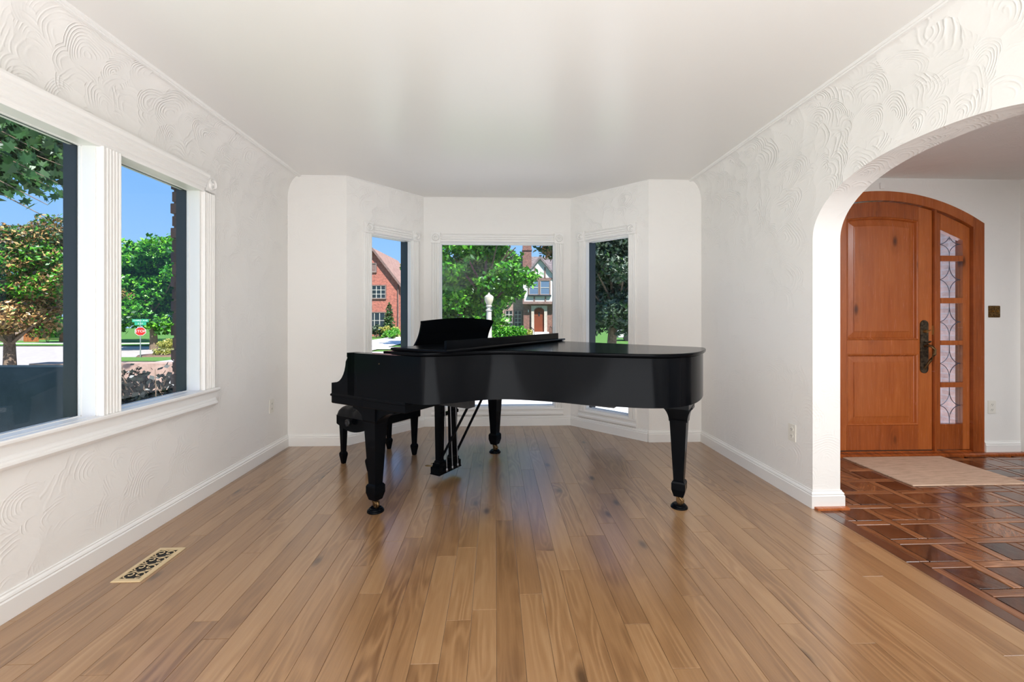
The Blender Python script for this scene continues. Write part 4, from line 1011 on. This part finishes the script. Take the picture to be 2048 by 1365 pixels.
hwin(h2, Q(1011), Q(1025), Z(653), Z(622), .77, 2, 4, 'timber_brown'); hwin(h2, Q(1029), Q(1043), Z(653), Z(622), .77, 2, 4, 'timber_brown')
# stone entrance
mb = MB(); dx0, dx1 = Q(1062.5), Q(1094)
ix0, ix1 = Q(1068), Q(1088); zt = Z(621); zb = Z(664)
mb.box(dx0, ix0, -.25, .1, zb, zt); mb.box(ix1, dx1, -.25, .1, zb, zt)
pa = [(dx0, zt), (dx0, Z(612)), (dx1, Z(612)), (dx1, zt), (ix1, zt)] + [((ix0 + ix1) / 2 + (ix1 - ix0) / 2 * cos(a), zt + .28 * sin(a)) for a in [pi * i / 10 for i in range(1, 10)]] + [(ix0, zt)]
mb.prism([(a, -.25, b) for a, b in pa], (0, .35, 0)); mb.build('stone_surround', 'limestone', h2)
mb = MB(); mb.prism([(ix0, -.05, zb), (ix1, -.05, zb), (ix1, -.05, zt), ((ix0 + ix1) / 2, -.05, zt + .28), (ix0, -.05, zt)], (0, .08, 0)); dd = mb.build('entrance_door', 'door_red', h2)
mb = MB(); mb.box(Q(1076.5), Q(1079.5), -.07, -.04, Z(633), Z(625)); mb.build('door_light', 'house_glass', dd)
for i, (z0, zw) in enumerate(((Z(668), .9), (Z(671), 1.3))):
    mb = MB(); mb.box(dx0 - .1, dx1 + .1, -zw - .4, 0, -.8, z0 + .2 - i * .16); mb.build('step', 'concrete', h2)
for a in (1060, 1099):
    mb = MB()
    for q in range(4): mb.tube([(Q(a) + .12 * q, -.6 - .4 * q, -.5), (Q(a) + .12 * q, -.6 - .4 * q, Z(653) - .12 * q)], .025, 5)
    mb.tube([(Q(a), -.6, Z(653)), (Q(a) + .36, -1.8, Z(653) - .36)], .03, 5); mb.build('railing', 'slot_black', h2)
def text(body, size, mat, mtx, name, parent, extr=.004):
    cu_ = bpy.data.curves.new(name, 'FONT'); cu_.body = body; cu_.size = size; cu_.extrude = extr; cu_.align_x = 'CENTER'; cu_.align_y = 'CENTER'
    tmp = bpy.data.objects.new(name, cu_); C.objects.link(tmp); bpy.context.view_layer.update()
    me = bpy.data.meshes.new_from_object(tmp); bpy.data.objects.remove(tmp)
    o = bpy.data.objects.new(name, me); C.objects.link(o); me.materials.clear(); me.materials.append(M[mat]); me.transform(mtx)
    if parent: o.parent = parent
    return o
text('1875', .30, 'slot_black', Matrix.Translation((Q(1078), -.27, Z(616.5))) @ Matrix.Rotation(pi / 2, 4, 'X'), 'house_number', h2)
mb = MB(); mb.box(Q(1056), Q(1057.5), -.2, 0, Z(625), Z(620)); mb.build('wall_lantern', 'sign_white', h2)
# hedge in front of the timbered house
x, y = c2r(Q(1016) * .86, 38.5); t = empty('clipped_hedge', (x, y, G0), -TH); tag(t, 'clipped light green hedge before the half-timbered house', 'hedge')
mb = MB(); mb.box(-1.3, 1.3, -.3, .3, 0, .8); mb.build('hedge_core', 'leaf_dark', t)
leaves('foliage', 'leaf_green', t, [(-1.2 + .4 * i, 0, .55, .42, .5, .48) for i in range(7)], 5000, .08, 31, shell=.8)
shrub('flowering_shrub', Q(1057), 43, 'small pale shrub at the stone entrance steps', 'leaf_yellow', (.5, .5, .4), 500, .10, seed=33)
# right bay window: lawn, drive and car-pale wall beyond
x, y = c2r(0, 34); t = empty('white_car', (x, y, G0), -TH); tag(t, 'white parked car glimpsed under the grey-green tree', 'car')
Qc = lambda a: px(a, 34)
c0, c1 = Qc(1236), Qc(1236) + 4.3
mb = MB(); prof = [(c0, .25), (c0, .75), (c0 + .9, .88), (c0 + 1.4, 1.35), (c0 + 3.2, 1.38), (c0 + 3.9, .92), (c1, .85), (c1, .25)]
mb.prism([(a, 0, b) for a, b in prof], (0, 1.75, 0)); mb.build('body', 'sign_white', t, bevel=.05)
mb = MB(); mb.prism([(c0 + 1.05, -.012, .92), (c0 + 1.48, -.012, 1.28), (c0 + 3.1, -.012, 1.3), (c0 + 3.6, -.012, .94)], (0, .02, 0)); mb.build('side_window', 'house_glass', t)
for cxx in (c0 + .75, c0 + 3.45):
    mb = MB(); mb.lathe([(.32, -.02), (.32, .2), (.001, .2)], (cxx, 0, .32), 20, 'Y'); mb.lathe([(.001, -.03), (.2, -.03), (.2, -.02)], (cxx, 0, .32), 16, 'Y'); mb.build('wheel', 'slot_black', t)
# --- left side street
def sx(a, z): return px(a, z)
# big tree behind left window 1
tree('copper_beech', px(20, 21), 21, 'large bronze and green leaved tree across the street, left window', 'leaf_bronze', 5.2, (4.2, 2.6, 2.5), 3.4, 56000, .088, seed=41, trunk_r=.22, blobs=46, bs=.85,
     mats=[('leaf_bronze', .36, -2, .3), ('leaf_green', .34, -.5, .4), ('leaf_maple', .1, -2, 2), ('leaf_bronze', .12, .2, 2), ('leaf_dark', .12, .3, 2)])
tree('street_maple', px(308, 42), 42, 'bright green tree behind the stop sign, left narrow window', 'leaf_green', 6.6, (5.4, 3.5, 4.4), 4.2, 34000, .20, seed=43, trunk_r=.3, blobs=44, bs=1.2, mats=[('leaf_green', .7, -2, 2), ('leaf_maple', .3, -2, 2)])
tree('street_maple', px(205, 54), 54, 'mid green tree left of the stop sign and farther away', 'leaf_maple', 7.0, (6.5, 4, 4.6), 4.4, 18000, .26, seed=44, trunk_r=.3, blobs=44, bs=1.6)
tree('street_maple', px(95, 70), 70, 'green tree behind the wooden fence across the street', 'leaf_green', 5.6, (7, 4, 4.6), 3.4, 18000, .26, seed=45, trunk_r=.3, blobs=44, bs=1.6, mats=[('leaf_green', .6, -2, 2), ('leaf_maple', .4, -2, 2)])
tree('street_maple', px(420, 62), 62, 'green tree far behind the brick pier, left narrow window', 'leaf_maple', 6.0, (6, 4, 4.5), 4, 14000, .28, seed=46, trunk_r=.3, blobs=36, bs=1.6)
# orange fence of separate boards
x, y = c2r(0, 57); t = empty('wooden_fence', (x, y, gz(-40)), -TH); tag(t, 'orange-brown board fence across the side street', 'fence')
for seg_ in ((47, 74), (118, 140)):
    a = px(seg_[0], 57)
    while a < px(seg_[1], 57): 
        mb = MB(); mb.box(a, a + .27, 0, .04, 0, 1.75); mb.build('fence_board', 'fence_wood', t); a += .285
mb = MB(); mb.box(px(47, 57), px(140, 57), .04, .1, .3, .42); mb.box(px(47, 57), px(140, 57), .04, .1, 1.3, 1.42); mb.build('rail', 'fence_wood', t)
x, y = c2r(0, 60); t = empty('garden_wall', (x, y, gz(-40)), -TH); tag(t, 'pale brick garden wall behind the bronze tree', 'wall')
mb = MB(); mb.box(px(-60, 60), px(48, 60), 0, .3, 0, 3.4); mb.build('wall_body', 'brick_pale', t); mb = MB(); mb.box(px(-60, 60) - .05, px(48, 60) + .05, -.05, .35, 3.4, 3.5); mb.build('coping', 'limestone', t)
shrub('garden_bush', px(95, 54), 54, 'lush green bush between two lengths of wooden fence', 'leaf_green', (1.9, 1.4, 1.6), 5000, .14, seed=51)
shrub('island_shrub', px(322, 34.5), 34.5, 'low yellow-green mound in the kerb planting island', 'leaf_yellow', (1.3, .8, .35), 2200, .07, seed=52)
shrub('island_shrub', px(337, 39), 39, 'taller yellow shrub behind the low planting mound', 'leaf_yellow', (1.0, .8, .65), 1800, .09, seed=53)
x, y = c2r(px(330, 35.2), 35.2); mb = MB(Matrix.Translation((x, y, gz(-26) + .05)) @ Matrix.Rotation(-TH, 4, 'Z')); mb.lathe([(1.8, 0), (1.7, .12), (.001, .16)], n=24); o = mb.build('planting_bed', 'mulch', smooth=True); tag(o, 'brown mulch bed under the low yellow-green mound', 'planting bed')
bands('verge_corner', -31, -21, 30.3, 33.4, 'grass', .10)
# stop sign
SP = c2r(-28.35, 33); t = empty('stop_sign', (SP[0], SP[1], gz(-28)), atan2(SP[1], SP[0]) - pi / 2); tag(t, 'red stop sign with green street name blades on a metal post', 'sign')
mb = MB(); mb.tube([(0, .03, 0), (0, .03, 3.03)], .035, 8); mb.build('post', 'galv', t)
mb = MB(); mb.prism([(.35 * cos(pi / 8 + pi / 4 * i), 0, 2.10 + .35 * sin(pi / 8 + pi / 4 * i)) for i in range(8)], (0, .01, 0)); pl_ = mb.build('sign_plate', 'sign_white', t)
mb = MB(); mb.prism([(.318 * cos(pi / 8 + pi / 4 * i), -.006, 2.10 + .318 * sin(pi / 8 + pi / 4 * i)) for i in range(8)], (0, .006, 0)); mb.build('red_face', 'sign_red', pl_)
text('STOP', .26, 'sign_white', Matrix.Translation((0, -.012, 2.10)) @ Matrix.Rotation(pi / 2, 4, 'X'), 'lettering', pl_)
for z, tx, wd in ((2.92, 'THIRD AVE', .48), (2.68, 'E ST', .34)):
    mb = MB(); mb.box(-wd, wd, 0, .012, z - .11, z + .11); bl2 = mb.build('name_blade', 'sign_green', t)
    text(tx, .17, 'sign_white', Matrix.Translation((0, -.006, z)) @ Matrix.Rotation(pi / 2, 4, 'X'), 'lettering', bl2)
# added low wall outside window 1, darkness put into its colour; dark hedge before a sunlit stone wall outside window 2
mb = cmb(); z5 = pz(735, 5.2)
mb.box(-9.5, px(150, 5.2), 5.2, 5.45, G0 - 1.3, z5); o = mb.build('stand_in_parapet', 'painted_darkness', bevel=.01); tag(o, 'added low wall just outside the near left window, darkness put into its colour', 'wall')
x, y = c2r(px(290, 8.2), 8.2); t = empty('stone_wall', (x, y, G0), -TH); tag(t, 'pinkish low stone wall in sunlight behind the dark hedge', 'wall')
mb = MB(); mb.box(-2.2, 1.7, 0, .35, -.3, pz(728, 8.2) - G0); mb.build('wall_body', 'pinkstone', t)
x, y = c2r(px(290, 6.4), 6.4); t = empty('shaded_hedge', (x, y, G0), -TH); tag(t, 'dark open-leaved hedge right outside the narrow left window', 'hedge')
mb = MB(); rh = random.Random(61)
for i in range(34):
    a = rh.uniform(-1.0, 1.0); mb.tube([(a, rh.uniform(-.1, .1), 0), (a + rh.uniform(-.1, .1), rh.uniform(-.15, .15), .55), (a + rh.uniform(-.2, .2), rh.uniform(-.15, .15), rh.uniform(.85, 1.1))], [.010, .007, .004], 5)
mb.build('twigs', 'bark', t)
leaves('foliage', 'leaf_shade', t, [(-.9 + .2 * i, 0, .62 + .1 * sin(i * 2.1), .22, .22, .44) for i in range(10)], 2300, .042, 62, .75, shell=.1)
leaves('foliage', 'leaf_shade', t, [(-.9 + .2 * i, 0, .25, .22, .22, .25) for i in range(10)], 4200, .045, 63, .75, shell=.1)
# brick pier edge outside window 2, brick by brick
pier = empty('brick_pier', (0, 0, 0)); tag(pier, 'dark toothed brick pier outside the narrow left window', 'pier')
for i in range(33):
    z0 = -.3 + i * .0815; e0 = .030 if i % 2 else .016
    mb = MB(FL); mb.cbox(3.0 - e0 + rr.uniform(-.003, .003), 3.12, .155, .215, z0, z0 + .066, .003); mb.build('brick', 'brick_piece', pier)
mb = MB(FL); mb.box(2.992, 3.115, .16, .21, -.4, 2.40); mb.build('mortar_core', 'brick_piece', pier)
# overhead maple branch near window 1, big leaves one by one
x, y = c2r(px(20, 5.6), 5.6); br = empty('maple_branch', (x, y, 0), -TH); tag(br, 'dark maple branch with lobed leaves hanging across top of left window', 'branch')
mb = MB(); rb = random.Random(71)
tips = []
for i in range(7):
    z0 = pz(235 + 25 * i, 5.6); pts = [(-2.4, rb.uniform(-.3, .3), z0 + .3), (-1.0, rb.uniform(-.2, .3), z0 + .2), (-.1, rb.uniform(-.2, .2), z0 + .0), (.55 + .3 * rb.random(), rb.uniform(-.2, .2), z0 - .35)]
    mb.tube(pts, [.02, .014, .009, .004], 6); tips.append(pts)
mb.build('twigs', 'bark', br, smooth=True)
lo_ = [(0, -1.0), (.12, -.45), (.55, -.62), (.42, -.25), (1.0, -.05), (.62, .12), (.78, .55), (.32, .42), (.18, .62), (0, 1.05)]
lo_ = lo_ + [(-a, b) for a, b in reversed(lo_[1:-1])]
me0 = bpy.data.meshes.new('leaf'); me0.from_pydata([(a * .075, b * .075, .012 * abs(a)) for a, b in lo_] + [(0, 0, 0)], [], [(i, (i + 1) % len(lo_), len(lo_)) for i in range(len(lo_))]); me0.materials.append(M['leaf_dark'])
cnt = 0
def addleaf(p, s):
    o = bpy.data.objects.new('leaf', me0); C.objects.link(o); o.parent = br; o.location = p; o.scale = (s, s, s)
    o.rotation_euler = (rb.gauss(1.0, .45), rb.gauss(0, .5), rb.uniform(0, 6.28))
while cnt < 300:
    xx = rb.uniform(-.75, .80); pxx = 20 + xx / 5.6 * 865
    zlow = 412 - .35 * abs(pxx - 20) + 20 * sin(pxx / 13) + (34 if pxx > 95 else 0); zr = rb.uniform(150, max(zlow, 250))
    if pxx > 118 and 372 < zr < 300: continue
    addleaf((xx, rb.uniform(-.7, .7), pz(zr, 5.6)), rb.uniform(.8, 1.35)); cnt += 1
leaves('foliage', 'leaf_dark', br, [(-1.5, .8, pz(300, 6.4), .8, .5, .75), (-.9, .9, pz(285, 6.4), .7, .5, .6), (-.6, .9, pz(300, 6.4), .40, .4, .45)], 4200, .075, 72, .7, shell=.1)
# porch pier and planting outside the sidelight
mb = MB(); mb.box(7.02, 7.6, 6.3, 6.8, -.7, 3.6); o = mb.build('porch_pier', 'brick_porch'); tag(o, 'pinkish brick porch pier seen through the leaded sidelight', 'pier')
shrub('porch_shrub', 9.1, 9.4, 'green shrub outside the leaded sidelight', 'leaf_green', (1.4, 1.1, 2.4), 24000, .08, seed=81, zb=G0)
